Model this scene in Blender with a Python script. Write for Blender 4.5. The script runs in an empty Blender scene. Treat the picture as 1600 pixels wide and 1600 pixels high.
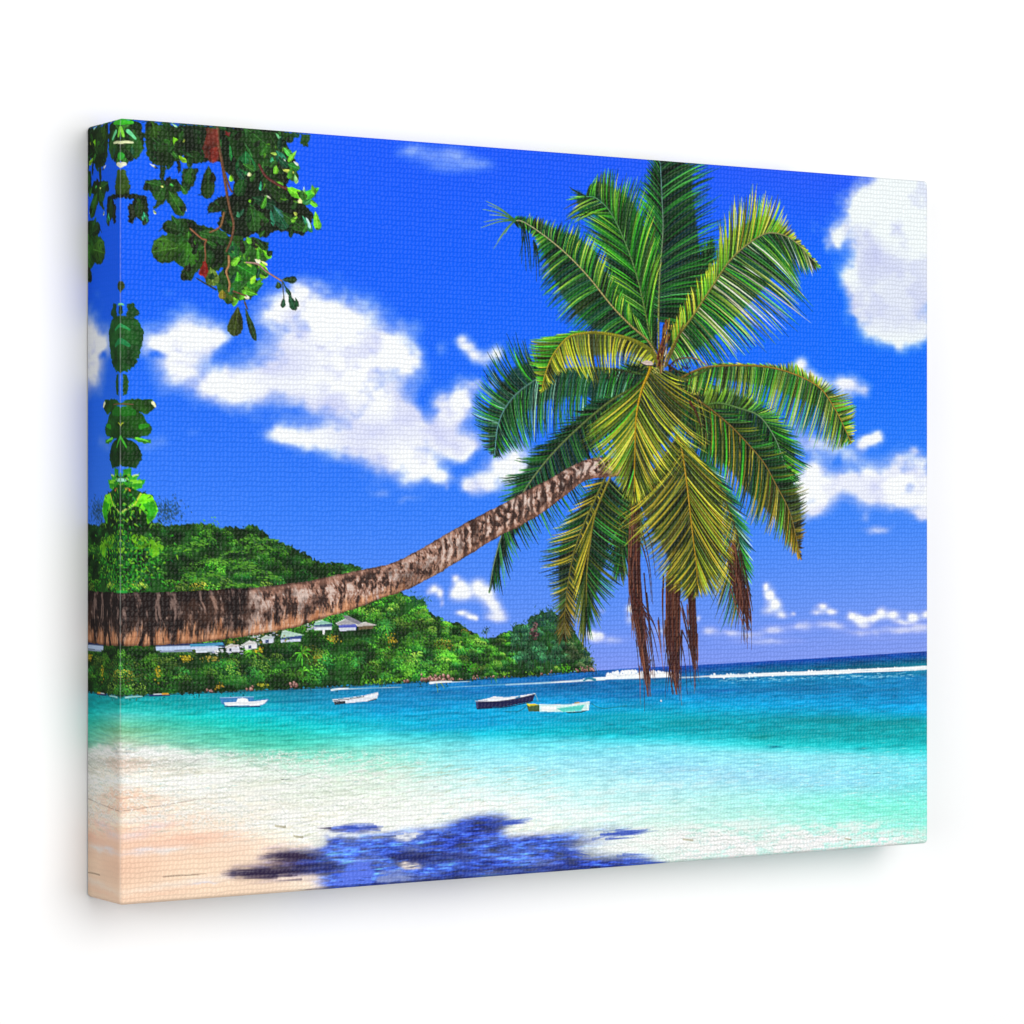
import bpy, math
import numpy as np
from mathutils import Vector

# ---------------------------------------------------------------------------
#  A stretched canvas print hanging on a white wall, seen from its left.
# ---------------------------------------------------------------------------
scene = bpy.context.scene
HGT = 0.3048                                # cloth height (m), 16 x 12 inch canvas
ASP = 4.0 / 3.0
NX, NY, ND = 1200, 900, 88                  # mesh steps across, down and round the edge
DEP = ND / NY                               # depth of the stretcher, in cloth heights
# how the sheet (height 1) stands to the lens
FPX, CY, VT = 4632.1, 804.4, 0.5040
ST, CT = 0.53443, 0.84522
ZL = FPX / 1231.0
XL = (187.2 - 800.0) * ZL / FPX

# ---- camera
cam = bpy.data.cameras.new('camera'); cam_o = bpy.data.objects.new('camera', cam)
scene.collection.objects.link(cam_o); scene.camera = cam_o
cam.sensor_width = 36.0; cam.lens = 36.0 * FPX / 1600.0
cam.shift_y = (CY - 800.0) / 1600.0
cam.clip_start = 0.01; cam.clip_end = 50.0
cam_o.location = (-(XL * CT + ZL * ST) * HGT, -(-XL * ST + ZL * CT) * HGT, (1 - VT) * HGT)
cam_o.rotation_euler = (math.pi / 2, 0, -math.atan2(ST, CT))

# ---- light: an even white room and one soft studio lamp, up and to the right
world = bpy.data.worlds.new('World'); scene.world = world; world.use_nodes = True
bg = world.node_tree.nodes['Background']
bg.inputs['Color'].default_value = (1.0, 1.0, 1.0, 1); bg.inputs['Strength'].default_value = 0.15
def lamp(name, loc, aim, size, power):
    l = bpy.data.lights.new(name, 'AREA'); l.shape = 'DISK'; l.size = size; l.energy = power
    o = bpy.data.objects.new(name, l); scene.collection.objects.link(o); o.location = loc
    o.rotation_euler = (Vector(aim) - Vector(loc)).to_track_quat('-Z', 'Y').to_euler()
    return o
MIDX, MIDZ = ASP * HGT / 2, HGT / 2
lamp('studio_lamp', (MIDX + 0.42, -2.6, MIDZ + 0.50), (MIDX, 0, MIDZ), 2.9, 95.0)
lamp('fill_lamp', (MIDX - 2.4, -1.7, MIDZ + 0.2), (MIDX, 0, MIDZ), 1.4, 23.0)
scene.view_settings.view_transform = 'Standard'; scene.view_settings.look = 'None'
scene.view_settings.exposure = 0.0; scene.view_settings.gamma = 1.0; scene.view_settings.use_curve_mapping = False
scene.cycles.use_denoising = True
scene.cycles.max_bounces = 6

# ---- helpers
def link(o, parent=None):
    scene.collection.objects.link(o)
    if parent is not None: o.parent = parent
    return o
def tree(name):
    m = bpy.data.materials.new(name); m.use_nodes = True
    return m, m.node_tree.nodes, m.node_tree.links, m.node_tree.nodes['Principled BSDF']

# ---- wall
def wall_material():
    m, n, l, p = tree('white_wall')
    tc = n.new('ShaderNodeTexCoord'); ns = n.new('ShaderNodeTexNoise'); ns.inputs['Scale'].default_value = 60; ns.inputs['Detail'].default_value = 4
    l.new(tc.outputs['Object'], ns.inputs['Vector'])
    b = n.new('ShaderNodeBump'); b.inputs['Strength'].default_value = .05; b.inputs['Distance'].default_value = .0005
    l.new(ns.outputs['Fac'], b.inputs['Height']); l.new(b.outputs['Normal'], p.inputs['Normal'])
    p.inputs['Base Color'].default_value = (.815, .815, .815, 1); p.inputs['Roughness'].default_value = .9
    p.inputs['Specular IOR Level'].default_value = .1
    return m
me = bpy.data.meshes.new('wall')
yb = DEP * HGT + .0006
me.from_pydata([(-2.5, yb, -2.0), (4.0, yb, -2.0), (4.0, yb, 2.4), (-2.5, yb, 2.4), (-2.5, yb + .1, -2.0), (4.0, yb + .1, -2.0), (4.0, yb + .1, 2.4), (-2.5, yb + .1, 2.4)], [],
               [(0, 1, 2, 3), (7, 6, 5, 4), (0, 4, 5, 1), (3, 2, 6, 7), (0, 3, 7, 4), (1, 5, 6, 2)])
me.materials.append(wall_material())
wall = link(bpy.data.objects.new('wall', me)); wall['kind'] = 'structure'; wall['label'] = 'plain white wall behind the canvas print'

# ---------------------------------------------------------------------------
#  THE PRINT: the picture printed on the cloth, drawn here as ink (plain numpy)
#  on a sheet 4 wide x 3 high.  Nothing is loaded: every motif is drawn by code.
# ---------------------------------------------------------------------------
RW, RH = 2400, 1800                      # ink dots of the sheet (drawn 2x finer than the mesh)
rng = np.random.default_rng(7)

# photographed pixel -> place on the sheet (the sheet is a flat rectangle seen at an angle)
def sheet(x, y):
    k = (np.asarray(x, float) - 800.0) / FPX
    u = (k * ZL - XL) / (CT - k * ST)
    v = (np.asarray(y, float) - CY) * (ZL + u * ST) / FPX + VT
    return u * RH, v * RH

def unsheet(a, b):
    u, v = a / RH, b / RH
    Z = ZL + u * ST
    return 800.0 + FPX * (XL + u * CT) / Z, CY + (v - VT) * FPX / Z

ink = np.zeros((RH, RW, 3), np.float32)
ids = np.zeros((RH, RW), np.int16)
AX = np.arange(RW, dtype=np.float32) + .5
AY = np.arange(RH, dtype=np.float32) + .5
XI, YI = unsheet(AX[None, :], AY[:, None])
XI = np.broadcast_to(XI, (RH, RW)).astype(np.float32)
YI = YI.astype(np.float32)

PARTS = []                                # (name, parent index or None, label)
def part(name, parent=None, label=None):
    PARTS.append((name, parent, label)); return len(PARTS) - 1

def C(*c): return np.array(c, np.float32) / 255.0

def vnoise(sx, sy, seed):
    g = np.random.default_rng(seed).random((int(RH / sy) + 4, int(RW / sx) + 4)).astype(np.float32)
    fx, fy = AX / sx, AY / sy
    ix, iy = fx.astype(int), fy.astype(int)
    tx, ty = fx - ix, fy - iy
    tx = tx * tx * (3 - 2 * tx); ty = ty * ty * (3 - 2 * ty)
    r = g[iy] * (1 - ty)[:, None] + g[iy + 1] * ty[:, None]
    return r[:, ix] * (1 - tx) + r[:, ix + 1] * tx

def fbm(sx, sy, seed, octv=5, gain=.5):
    s = np.zeros((RH, RW), np.float32); a = 1.0; tot = 0
    for o in range(octv):
        s += a * vnoise(max(sx, 1.01), max(sy, 1.01), seed + o); tot += a
        a *= gain; sx /= 2; sy /= 2
    return s / tot

def sstep(a, b, x):
    t = np.clip((x - a) / (b - a), 0, 1); return t * t * (3 - 2 * t)

def blur(m, r):
    r = int(r)
    if r < 1: return m
    for ax in (0, 1):
        for _ in range(2):
            p = np.pad(m, [(r + 1, r) if a == ax else (0, 0) for a in (0, 1)], mode='edge')
            c = np.cumsum(p, axis=ax, dtype=np.float64)
            if ax == 0: m = ((c[2 * r + 1:] - c[:-2 * r - 1]) / (2 * r + 1)).astype(np.float32)
            else: m = ((c[:, 2 * r + 1:] - c[:, :-2 * r - 1]) / (2 * r + 1)).astype(np.float32)
    return m

def box(x0, y0, x1, y1):
    return slice(max(0, int(y0)), min(RH, int(y1) + 1)), slice(max(0, int(x0)), min(RW, int(x1) + 1))

def lay(sl, al, col, pid=None):
    v = ink[sl]; v += al[..., None] * (col - v)
    if pid is not None: ids[sl][al > .5] = pid

def polymask(pts, jit=0, seed=0, soft=0, raw=False):
    """pts in photograph pixels -> (slice, coverage)"""
    p = np.array(pts, float)
    if raw: X, Y = p[:, 0], p[:, 1]
    else: X, Y = sheet(p[:, 0], p[:, 1])
    pad = 3 + jit + 2 * soft
    sl = box(X.min() - pad, Y.min() - pad, X.max() + pad, Y.max() + pad)
    xx, yy = AX[sl[1]][None, :], AY[sl[0]][:, None]
    if xx.size == 0 or yy.size == 0: return sl, np.zeros((yy.size, xx.size), np.float32)
    if jit:
        r = np.random.default_rng(seed)
        def nz():
            g = r.random((yy.shape[0] // 5 + 3, xx.shape[1] // 5 + 3)).astype(np.float32) - .5
            ia, ib = np.arange(yy.shape[0]) // 5, np.arange(xx.shape[1]) // 5
            ta = ((np.arange(yy.shape[0]) % 5) / 5.0)[:, None]; tb = ((np.arange(xx.shape[1]) % 5) / 5.0)[None]
            return (g[ia][:, ib] * (1 - ta) * (1 - tb) + g[ia + 1][:, ib] * ta * (1 - tb) + g[ia][:, ib + 1] * (1 - ta) * tb + g[ia + 1][:, ib + 1] * ta * tb)
        yy = yy + nz() * 2 * jit; xx = xx + nz() * 2 * jit
    m = None
    for i in range(len(X)):
        x0, y0, x1, y1 = X[i - 1], Y[i - 1], X[i], Y[i]
        if y0 == y1: continue
        c = ((y0 > yy) != (y1 > yy)) & (xx < (x1 - x0) * (yy - y0) / (y1 - y0) + x0)
        m = c if m is None else m ^ c
    m = m.astype(np.float32)
    if m.shape != (sl[0].stop - sl[0].start, sl[1].stop - sl[1].start):
        m = np.broadcast_to(m, (sl[0].stop - sl[0].start, sl[1].stop - sl[1].start)).copy()
    if soft: m = blur(m, soft)
    return sl, m

def fill(pts, col, pid=None, a=1.0, jit=0, soft=0, seed=0):
    sl, m = polymask(pts, jit, seed, soft)
    lay(sl, m * a, col, pid)

def seg(x0, y0, x1, y1, r0, r1, c0, c1, pid=None, a=1.0):
    """tapered stroke, sheet units"""
    R = max(r0, r1) + 1.5
    sl = box(min(x0, x1) - R, min(y0, y1) - R, max(x0, x1) + R, max(y0, y1) + R)
    xx, yy = AX[sl[1]][None, :] - x0, AY[sl[0]][:, None] - y0
    if xx.size == 0 or yy.size == 0: return
    dx, dy = x1 - x0, y1 - y0
    t = np.clip((xx * dx + yy * dy) / max(dx * dx + dy * dy, 1e-6), 0, 1)
    d = np.hypot(xx - t * dx, yy - t * dy)
    al = np.clip(r0 + (r1 - r0) * t - d + .5, 0, 1) * a
    lay(sl, al, c0 + (c1 - c0) * t[..., None], pid)

def stroke(pts, r0, r1, c0, c1=None, pid=None, a=1.0):
    """tapered polyline, pts in photograph pixels"""
    c1 = c0 if c1 is None else c1
    p = smooth(pts, 6) if len(pts) > 2 else np.array(pts, float)
    X, Y = sheet(p[:, 0], p[:, 1]); n = len(X) - 1
    for i in range(n):
        f, g = i / n, (i + 1) / n
        seg(X[i], Y[i], X[i + 1], Y[i + 1], r0 + (r1 - r0) * f, r0 + (r1 - r0) * g, c0 + (c1 - c0) * f, c0 + (c1 - c0) * g, pid, a)

def dab(x, y, r, col, pid=None, a=1.0):
    seg(x, y, x + .01, y, r, r, col, col, pid, a)

def smooth(pts, k=8):
    p = np.array(pts, float); q = np.vstack([2 * p[0] - p[1], p, 2 * p[-1] - p[-2]]); out = []
    for i in range(1, len(q) - 2):
        for t in np.arange(k) / k:
            a, b, c, d = q[i - 1], q[i], q[i + 1], q[i + 2]
            out.append(.5 * (2 * b + (c - a) * t + (2 * a - 5 * b + 4 * c - d) * t * t + (3 * b - a - 3 * c + d) * t ** 3))
    out.append(p[-1]); return np.array(out)

def wash(cols):
    """cloth-wide colour washes: columns of (x, [(y, r, g, b), ...]) in photograph pixels"""
    out = np.zeros((RH, RW, 3), np.float32)
    xs = [c[0] for c in cols]
    prev = None
    jx = np.clip(np.searchsorted(xs, XI[0]) - 1, 0, len(xs) - 2)
    for j in range(len(xs) - 1):
        sel = np.nonzero(jx == j)[0]
        if len(sel) == 0: continue
        s = slice(sel[0], sel[-1] + 1)
        t = np.clip((XI[0, s] - xs[j]) / (xs[j + 1] - xs[j]), 0, 1)
        yy = YI[:, s]
        for ch in range(3):
            va = np.interp(yy, [q[0] for q in cols[j][1]], [q[1 + ch] / 255 for q in cols[j][1]])
            vb = np.interp(yy, [q[0] for q in cols[j + 1][1]], [q[1 + ch] / 255 for q in cols[j + 1][1]])
            out[:, s, ch] = va * (1 - t) + vb * t
    return out

# ---------------------------------------------------------------- sky, clouds
P_SKY = part('printed_sky', None, 'deep blue printed sky paling towards the horizon')
sky = wash([(130, [(180, 16, 100, 255), (420, 12, 96, 252), (560, 24, 106, 250), (800, 58, 126, 250), (1090, 112, 158, 246)]),
            (500, [(180, 20, 90, 255), (400, 14, 94, 252), (600, 26, 106, 250), (800, 50, 124, 250), (1060, 112, 152, 244)]),
            (900, [(230, 20, 86, 248), (400, 8, 96, 254), (600, 18, 106, 252), (800, 50, 126, 250), (960, 92, 142, 244), (1050, 126, 150, 240)]),
            (1451, [(270, 34, 86, 246), (420, 2, 106, 254), (600, 10, 110, 252), (800, 60, 132, 248), (920, 98, 146, 244), (1020, 130, 154, 238)])])
ink[:] = sky
ids[:] = P_SKY
F1 = fbm(150, 110, 11, 6, .55); F2 = fbm(60, 44, 31, 5, .6); F3 = fbm(22, 18, 41, 4, .6)
WX = (fbm(90, 70, 51, 5, .62) - .5) * 64; WY = (fbm(90, 70, 61, 5, .62) - .5) * 54; F4 = fbm(9, 7, 46, 3, .6); FS = fbm(95, 60, 201, 4, .55)

def cloud(blobs, lo=.13, hi=.86, white=(246, 249, 251), lav=(184, 190, 242), shade=(), amt=1.0, rough=.5, lab=None, warp=1.0):
    pid = part('cloud', P_SKY, lab)
    xs0 = min(b[0] - 2.0 * b[2] for b in blobs) - 10; xs1 = max(b[0] + 2.0 * b[2] for b in blobs) + 10
    ys0 = min(b[1] - 2.0 * b[3] for b in blobs) - 10; ys1 = max(b[1] + 2.0 * b[3] for b in blobs) + 10
    ax, ay = sheet([xs0, xs1, xs0, xs1], [ys0, ys0, ys1, ys1])
    sl = box(ax.min(), ay.min(), ax.max(), ay.max())
    ks = np.clip(np.mean([min(b[2], b[3]) for b in blobs]) / 34.0, .16, 1.0)
    X = XI[sl] + WX[sl] * .8 * ks * warp; Y = YI[sl] + WY[sl] * .8 * ks * warp
    keep = np.ones(X.shape, np.float32)
    for b in blobs:
        q = ((X - b[0]) / b[2]) ** 2 + ((Y - b[1]) / b[3]) ** 2
        w = b[4] if len(b) > 4 else 1.0
        keep *= 1 - np.clip(w, -1, 1) * np.exp(-q * 1.15) if w > 0 else 1 + (1 / np.maximum(keep, .02) - 1) * np.exp(-q * 1.15) * (-w)
    D = 1 - keep
    n = (F1[sl] - .5) * .8 * ks + (F2[sl] - .5) * (.45 + .4 * ks) + (F3[sl] - .5) * .34 + (F4[sl] - .5) * .08
    al = blur(np.clip((np.clip((D + n * rough - lo) / (hi - lo), 0, 1)) ** 1.1, 0, 1).astype(np.float32), 1 + 3 * ks) * amt
    sh = sstep(.30, .98, blur((D + n * 1.15).astype(np.float32), 3))
    sh = sh * (1 - .42 * sstep(.46, .72, FS[sl]) * min(1, ks * 1.4))
    for (sx, sy, rx, ry, w) in shade:
        sh = sh * (1 - w * np.exp(-(((X - sx) / rx) ** 2 + ((Y - sy) / ry) ** 2)))
    col = C(*lav) + (C(*white) - C(*lav)) * np.clip(sh * 1.12, 0, 1)[..., None]
    lay(sl, al, col, pid)

cloud([(250, 535, 34, 36), (290, 525, 46, 30), (332, 530, 26, 26), (282, 575, 46, 36), (330, 605, 60, 26), (390, 610, 60, 36), (440, 585, 50, 44),
       (440, 490, 40, 34), (470, 465, 30, 34), (505, 490, 40, 40), (545, 500, 40, 36), (480, 550, 70, 60), (560, 560, 70, 60), (600, 545, 40, 40), (635, 560, 24, 28),
       (520, 620, 80, 50), (600, 640, 56, 60), (440, 685, 40, 16), (500, 688, 50, 18), (560, 690, 50, 34), (620, 700, 50, 46), (655, 735, 30, 30), (690, 745, 20, 14),
       (640, 660, 34, 40), (700, 660, 36, 36), (720, 625, 22, 30), (712, 640, 26, 22), (730, 700, 26, 16), (690, 690, 40, 24), (735, 600, 14, 16, .8), (640, 785, 30, 8, .45), (600, 770, 20, 8, .4),
       (705, 655, 28, 26), (722, 692, 36, 24), (690, 640, 30, 24), (350, 590, 40, 18), (362, 546, 20, 15, -.8), (338, 561, 14, 8, -.4), (241, 554, 11, 8, -.75), (668, 625, 14, 26, -.75), (455, 650, 30, 7, -.6)],
      shade=[(440, 560, 60, 40, .5), (470, 640, 90, 26, .55), (690, 680, 40, 30, .5), (290, 500, 40, 12, .35), (240, 575, 18, 20, .5), (600, 670, 60, 20, .4), (560, 690, 60, 24, .4), (455, 500, 16, 20, .3)],
      lab='large white cloud spread across the left of the printed sky')
cloud([(815, 720, 22, 34), (790, 730, 32, 28), (760, 752, 26, 18), (735, 755, 18, 16), (775, 700, 14, 14, .6), (700, 760, 6, 8, .5)], lab='white cloud behind the leaning trunk', shade=[(745, 760, 25, 20, .4)])
cloud([(724, 531, 10, 13, .8), (731, 541, 14, 16, .8), (742, 554, 13, 15, .8), (752, 566, 10, 10, .5), (760, 556, 14, 12, .5), (775, 552, 16, 16, .8), (690, 545, 14, 16, .42), (765, 600, 10, 12, .5)], lab='small wispy cloud beside the left fronds')
cloud([(640, 234, 26, 14, .7), (670, 246, 34, 16, .6), (712, 243, 32, 18, .75), (745, 258, 34, 16, .65), (690, 266, 46, 12, .45)], lo=.12, hi=.9, amt=.62, lab='faint wisp near the top edge')
cloud([(1392, 300, 44, 40), (1440, 320, 44, 60), (1350, 318, 26, 30), (1338, 300, 16, 18), (1335, 335, 20, 18), (1312, 360, 20, 16), (1292, 356, 16, 16, .8), (1296, 378, 16, 18, .9), (1400, 380, 56, 60), (1355, 400, 34, 50), (1345, 440, 26, 34),
       (1440, 430, 44, 70), (1390, 470, 54, 50), (1350, 478, 18, 26), (1400, 515, 40, 24), (1440, 510, 34, 26), (1370, 508, 18, 18), (1335, 495, 8, 10, -.5), (1400, 330, 60, 50), (1400, 420, 60, 60), (1355, 360, 30, 40)],
      shade=[(1356, 395, 20, 34, .75), (1318, 358, 10, 10, .45), (1395, 430, 40, 50, .45), (1375, 490, 50, 30, .45), (1440, 480, 30, 50, .35), (1325, 385, 14, 16, .5)], rough=.34, white=(238, 245, 246), lav=(190, 196, 236),
      lab='tall white cloud cut by the right edge')
cloud([(1250, 572, 14, 16), (1268, 590, 18, 16), (1290, 602, 18, 14, .8), (1330, 604, 24, 18, .85), (1352, 612, 14, 14, .8), (1318, 596, 20, 12, .6), (1300, 640, 20, 16, .4)], lab='wispy cloud behind the right frond', shade=[(1340, 610, 40, 20, .3)])
cloud([(1360, 690, 18, 12), (1374, 684, 10, 10), (1350, 698, 12, 8, .8), (1432, 706, 10, 9, .7), (1270, 690, 30, 14, .6), (1250, 670, 20, 20, .5), (1320, 690, 24, 8, .3)], lab='small pale puff over the right cloud bank')
cloud([(1270, 735, 26, 22), (1255, 760, 24, 30), (1290, 765, 34, 30), (1270, 795, 30, 16), (1325, 750, 24, 22), (1360, 745, 22, 26), (1350, 770, 30, 20), (1395, 745, 26, 24), (1385, 770, 40, 22), (1430, 745, 26, 20), (1450, 765, 26, 30), (1425, 785, 40, 16), (1445, 805, 22, 12),
       (1300, 700, 40, 20, .55), (1330, 712, 30, 14, .5), (1260, 690, 26, 24, .5), (1410, 720, 26, 16, .7), (1440, 722, 20, 18, .7), (1372, 830, 22, 9, .75), (1355, 805, 12, 10, .5), (1312, 718, 8, 12, -.6), (1345, 800, 14, 10, -.5)],
      shade=[(1370, 765, 16, 10, .4), (1290, 800, 40, 10, .5), (1440, 815, 30, 10, .5)], lab='bright white cloud bank at the right')
cloud([(710, 905, 9, 9), (718, 918, 12, 11), (712, 930, 14, 13), (728, 930, 16, 14), (745, 918, 14, 16), (758, 928, 16, 18), (768, 945, 14, 14), (780, 958, 14, 11), (770, 965, 16, 8, .8), (788, 966, 12, 8, .5)], lab='small white cloud below the trunk')
cloud([(676, 920, 9, 9), (686, 926, 8, 10), (690, 942, 5, 8, .7), (668, 924, 6, 6, .6)], rough=.35, lab='white puff over the wooded hill')
cloud([(722, 958, 12, 6, .9), (735, 964, 12, 6, .9), (744, 966, 6, 5, .8)], rough=.45, lab='thin cloud streak over the hill')
cloud([(923, 990, 9, 8), (936, 994, 9, 8), (928, 996, 12, 7)], rough=.3, lab='little round cloud above the headland')
cloud([(986, 952, 10, 9, .9), (982, 968, 8, 9, .6), (998, 975, 10, 8, .7), (940, 955, 10, 6, .45), (1093, 966, 5, 6, .8), (1030, 985, 16, 8, .5), (1000, 965, 10, 8, .6)], lab='pale puffs between the dead fronds')
cloud([(1196, 918, 6, 8), (1204, 930, 10, 12), (1212, 946, 12, 12), (1200, 955, 12, 10, .7), (1222, 962, 12, 7, .8), (1240, 960, 6, 5, .8)], lab='narrow upright cloud over the horizon')
cloud([(1284, 948, 12, 8), (1298, 958, 12, 7), (1276, 958, 10, 6, .8)], rough=.4, lab='small cloud in the row over the horizon')
cloud([(1330, 962, 12, 9), (1345, 968, 14, 10), (1376, 958, 12, 11), (1395, 962, 16, 10), (1362, 966, 16, 8), (1350, 978, 14, 6, .8), (1428, 964, 12, 9), (1448, 960, 10, 10), (1420, 974, 16, 6, .7), (1408, 972, 14, 6, .7)], rough=.4, lab='row of white clouds over the horizon at the right')
cloud([(1110, 985, 16, 9, .85), (1140, 990, 20, 7, .8), (1172, 992, 22, 7, .85), (1210, 985, 24, 9, .9), (1250, 980, 26, 9, .85), (1300, 978, 30, 9, .85), (1350, 988, 34, 9, .85), (1410, 985, 44, 10, .85), (1440, 980, 24, 10, .8), (950, 1000, 30, 8, .6), (1040, 1000, 40, 8, .4), (1200, 1003, 70, 7, .6), (1380, 1000, 50, 5, .3)], lo=.10, hi=.85, amt=.85, white=(214, 218, 248), lav=(150, 166, 244), lab='low hazy clouds along the horizon')
cloud([(245, 690, 24, 14, .5), (225, 700, 14, 12, .4), (305, 676, 14, 8, .35)], lo=.1, hi=.9, amt=.5, lab='faint puff beside the trailing leaves')

# ---------------------------------------------------------------- sea and beach
HX = [130, 187, 928, 1006, 1090, 1250, 1451]; HY = [1088, 1087, 1048, 1043, 1039, 1030, 1017.5]
P_SEA = part('printed_sea', None, 'turquoise printed sea, darkest at the horizon')
P_SAND = part('printed_beach', None, 'pale peach printed sand in the lower left')
sea = wash([
 (137, [(1086, 20, 150, 160), (1100, 8, 165, 160), (1112, 60, 205, 195), (1120, 110, 220, 205), (1130, 110, 200, 170), (1142, 130, 190, 150), (1160, 190, 215, 185), (1172, 226, 226, 216), (1195, 240, 215, 195), (1215, 242, 237, 226), (1240, 246, 205, 180), (1255, 242, 200, 174), (1300, 248, 216, 190), (1350, 246, 210, 180), (1415, 248, 214, 186)]),
 (187, [(1086, 20, 150, 160), (1100, 8, 165, 160), (1112, 60, 205, 195), (1120, 110, 220, 205), (1130, 110, 205, 170), (1142, 130, 195, 150), (1160, 190, 215, 185), (1172, 226, 226, 216), (1190, 238, 205, 185), (1203, 240, 222, 205), (1220, 242, 237, 226), (1240, 246, 205, 180), (1262, 242, 200, 174), (1275, 248, 220, 198), (1300, 250, 210, 184), (1350, 250, 208, 178), (1400, 250, 216, 188), (1420, 250, 216, 188)]),
 (300, [(1080, 15, 140, 160), (1098, 0, 172, 176), (1112, 4, 190, 190), (1126, 30, 200, 184), (1142, 80, 205, 178), (1160, 110, 208, 178), (1176, 190, 226, 206), (1190, 226, 230, 222), (1205, 236, 234, 220), (1240, 244, 238, 224), (1262, 248, 226, 206), (1280, 250, 208, 184), (1315, 250, 206, 178), (1350, 252, 220, 192), (1400, 252, 222, 194), (1420, 252, 222, 194)]),
 (380, [(1078, 18, 135, 165), (1096, 0, 160, 176), (1112, 0, 190, 205), (1128, 0, 200, 195), (1148, 60, 205, 180), (1168, 100, 212, 182), (1186, 190, 226, 206), (1205, 226, 233, 220), (1255, 242, 238, 222), (1285, 250, 232, 212), (1310, 250, 214, 190), (1345, 252, 224, 198), (1400, 252, 222, 194), (1420, 252, 222, 194)]),
 (450, [(1076, 20, 130, 170), (1094, 8, 148, 178), (1114, 0, 184, 208), (1130, 0, 196, 200), (1148, 40, 206, 188), (1172, 96, 214, 184), (1192, 174, 226, 204), (1212, 222, 236, 222), (1262, 238, 241, 228), (1300, 250, 242, 226), (1340, 252, 226, 202), (1400, 252, 224, 198)]),
 (600, [(1066, 15, 120, 175), (1090, 18, 138, 198), (1112, 0, 160, 214), (1130, 8, 190, 220), (1146, 60, 212, 222), (1168, 128, 226, 214), (1190, 152, 226, 204), (1216, 206, 236, 216), (1250, 236, 243, 230), (1292, 244, 246, 238), (1400, 244, 240, 228)]),
 (750, [(1060, 10, 112, 185), (1084, 14, 128, 198), (1100, 0, 164, 220), (1130, 0, 164, 216), (1146, 16, 200, 226), (1160, 104, 226, 240), (1190, 150, 226, 236), (1222, 192, 238, 236), (1254, 232, 246, 238), (1292, 242, 244, 235), (1400, 240, 240, 230)]),
 (900, [(1052, 10, 100, 180), (1076, 14, 112, 178), (1094, 8, 146, 210), (1110, 0, 166, 216), (1128, 0, 168, 200), (1146, 0, 192, 208), (1157, 90, 216, 232), (1190, 150, 222, 238), (1222, 176, 236, 240), (1262, 206, 240, 234), (1302, 232, 246, 235), (1360, 242, 242, 232)]),
 (1050, [(1041, 20, 70, 185), (1050, 15, 90, 170), (1065, 0, 118, 174), (1080, 10, 122, 192), (1094, 0, 158, 220), (1120, 0, 180, 206), (1140, 0, 164, 182), (1152, 26, 200, 216), (1168, 130, 226, 240), (1200, 150, 216, 240), (1252, 186, 236, 232), (1292, 200, 238, 224), (1322, 208, 238, 228), (1360, 216, 240, 230)]),
 (1200, [(1032, 15, 70, 190), (1041, 0, 88, 150), (1050, 0, 100, 140), (1062, 10, 132, 190), (1082, 10, 132, 192), (1100, 0, 166, 226), (1124, 0, 160, 182), (1148, 0, 160, 170), (1163, 30, 206, 210), (1178, 140, 226, 236), (1214, 150, 216, 240), (1252, 160, 236, 226), (1290, 180, 236, 222), (1322, 196, 238, 228), (1345, 204, 240, 230)]),
 (1330, [(1024, 12, 64, 180), (1034, 0, 84, 150), (1042, 0, 92, 126), (1056, 14, 130, 184), (1082, 10, 134, 196), (1106, 0, 168, 226), (1128, 0, 160, 172), (1152, 0, 160, 168), (1166, 20, 200, 206), (1182, 130, 224, 236), (1224, 140, 216, 238), (1254, 130, 240, 216), (1290, 148, 238, 218), (1312, 170, 240, 224), (1335, 190, 240, 228)]),
 (1451, [(1017, 10, 60, 165), (1027, 5, 86, 160), (1033, 0, 86, 120), (1040, 10, 130, 150), (1058, 20, 126, 186), (1084, 10, 140, 206), (1110, 0, 166, 226), (1130, 0, 164, 172), (1160, 0, 170, 176), (1174, 50, 212, 214), (1194, 120, 220, 236), (1230, 120, 224, 226), (1260, 122, 240, 216), (1290, 142, 240, 220), (1322, 196, 246, 226)])])
hor = np.interp(XI[0], HX, HY)[None, :]
below = np.clip((YI - hor) * 1.3 + .5, 0, 1)
# wind ripples: noise drawn out along the water line
T = np.clip((YI - hor) / 300.0, 0, 1)
R1 = fbm(90, 9, 101, 4, .6) - .5; R2 = fbm(40, 5, 111, 3, .65) - .5; R3 = fbm(130, 26, 121, 4, .55) - .5; R4 = fbm(16, 5, 131, 3, .6) - .5
deep = 1 - sstep(.30, .46, T)
amp = .26 * deep + .10 * (1 - deep)
nn = R1 * .9 + R2 * .7 + R3 * .6
water = sea * (1 + (nn * amp)[..., None]) + ((R2 * .06 + R4 * .07) * (1 - .35 * deep))[..., None] * C(255, 235, 235)
R5 = fbm(20, 3.4, 191, 3, .65) - .5; R6 = np.abs(fbm(60, 12, 195, 4, .6) - .5)
water += ((R5 * .13 + (.05 - np.clip(R6, 0, .05)) * 1.2 - .005) * (1 - deep))[..., None] * C(255, 250, 245) + (R5 * .17 * deep)[..., None] * C(180, 255, 255)
warm = sstep(.5, .9, fbm(120, 20, 141, 4)) * sstep(.30, .5, T) * .10
water += warm[..., None] * C(40, -20, -50)
water = water * (1 + .05 * (1 - deep))[..., None] + (sstep(.5, .95, T) * .03 * (1 - sstep(700, 1000, XI)))[..., None]
isand = np.clip(sstep(1285, 1325, YI) * (1 - sstep(330, 520, XI + (YI - 1330) * -.9)), 0, 1)
grain = (rng.random((RH, RW)).astype(np.float32) - .5)
water = water * (1 - isand[..., None]) + (sea * (1 + (R3 * .05 + (F2 - .5) * .05 + grain * .03)[..., None])) * isand[..., None]
lay((slice(None), slice(None)), below, water, None)
ids[below > .5] = P_SEA
bx = np.interp(YI[:, 0:1].ravel(), [1180, 1240, 1275, 1330, 1420], [150, 300, 360, 470, 540])[:, None]
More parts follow.
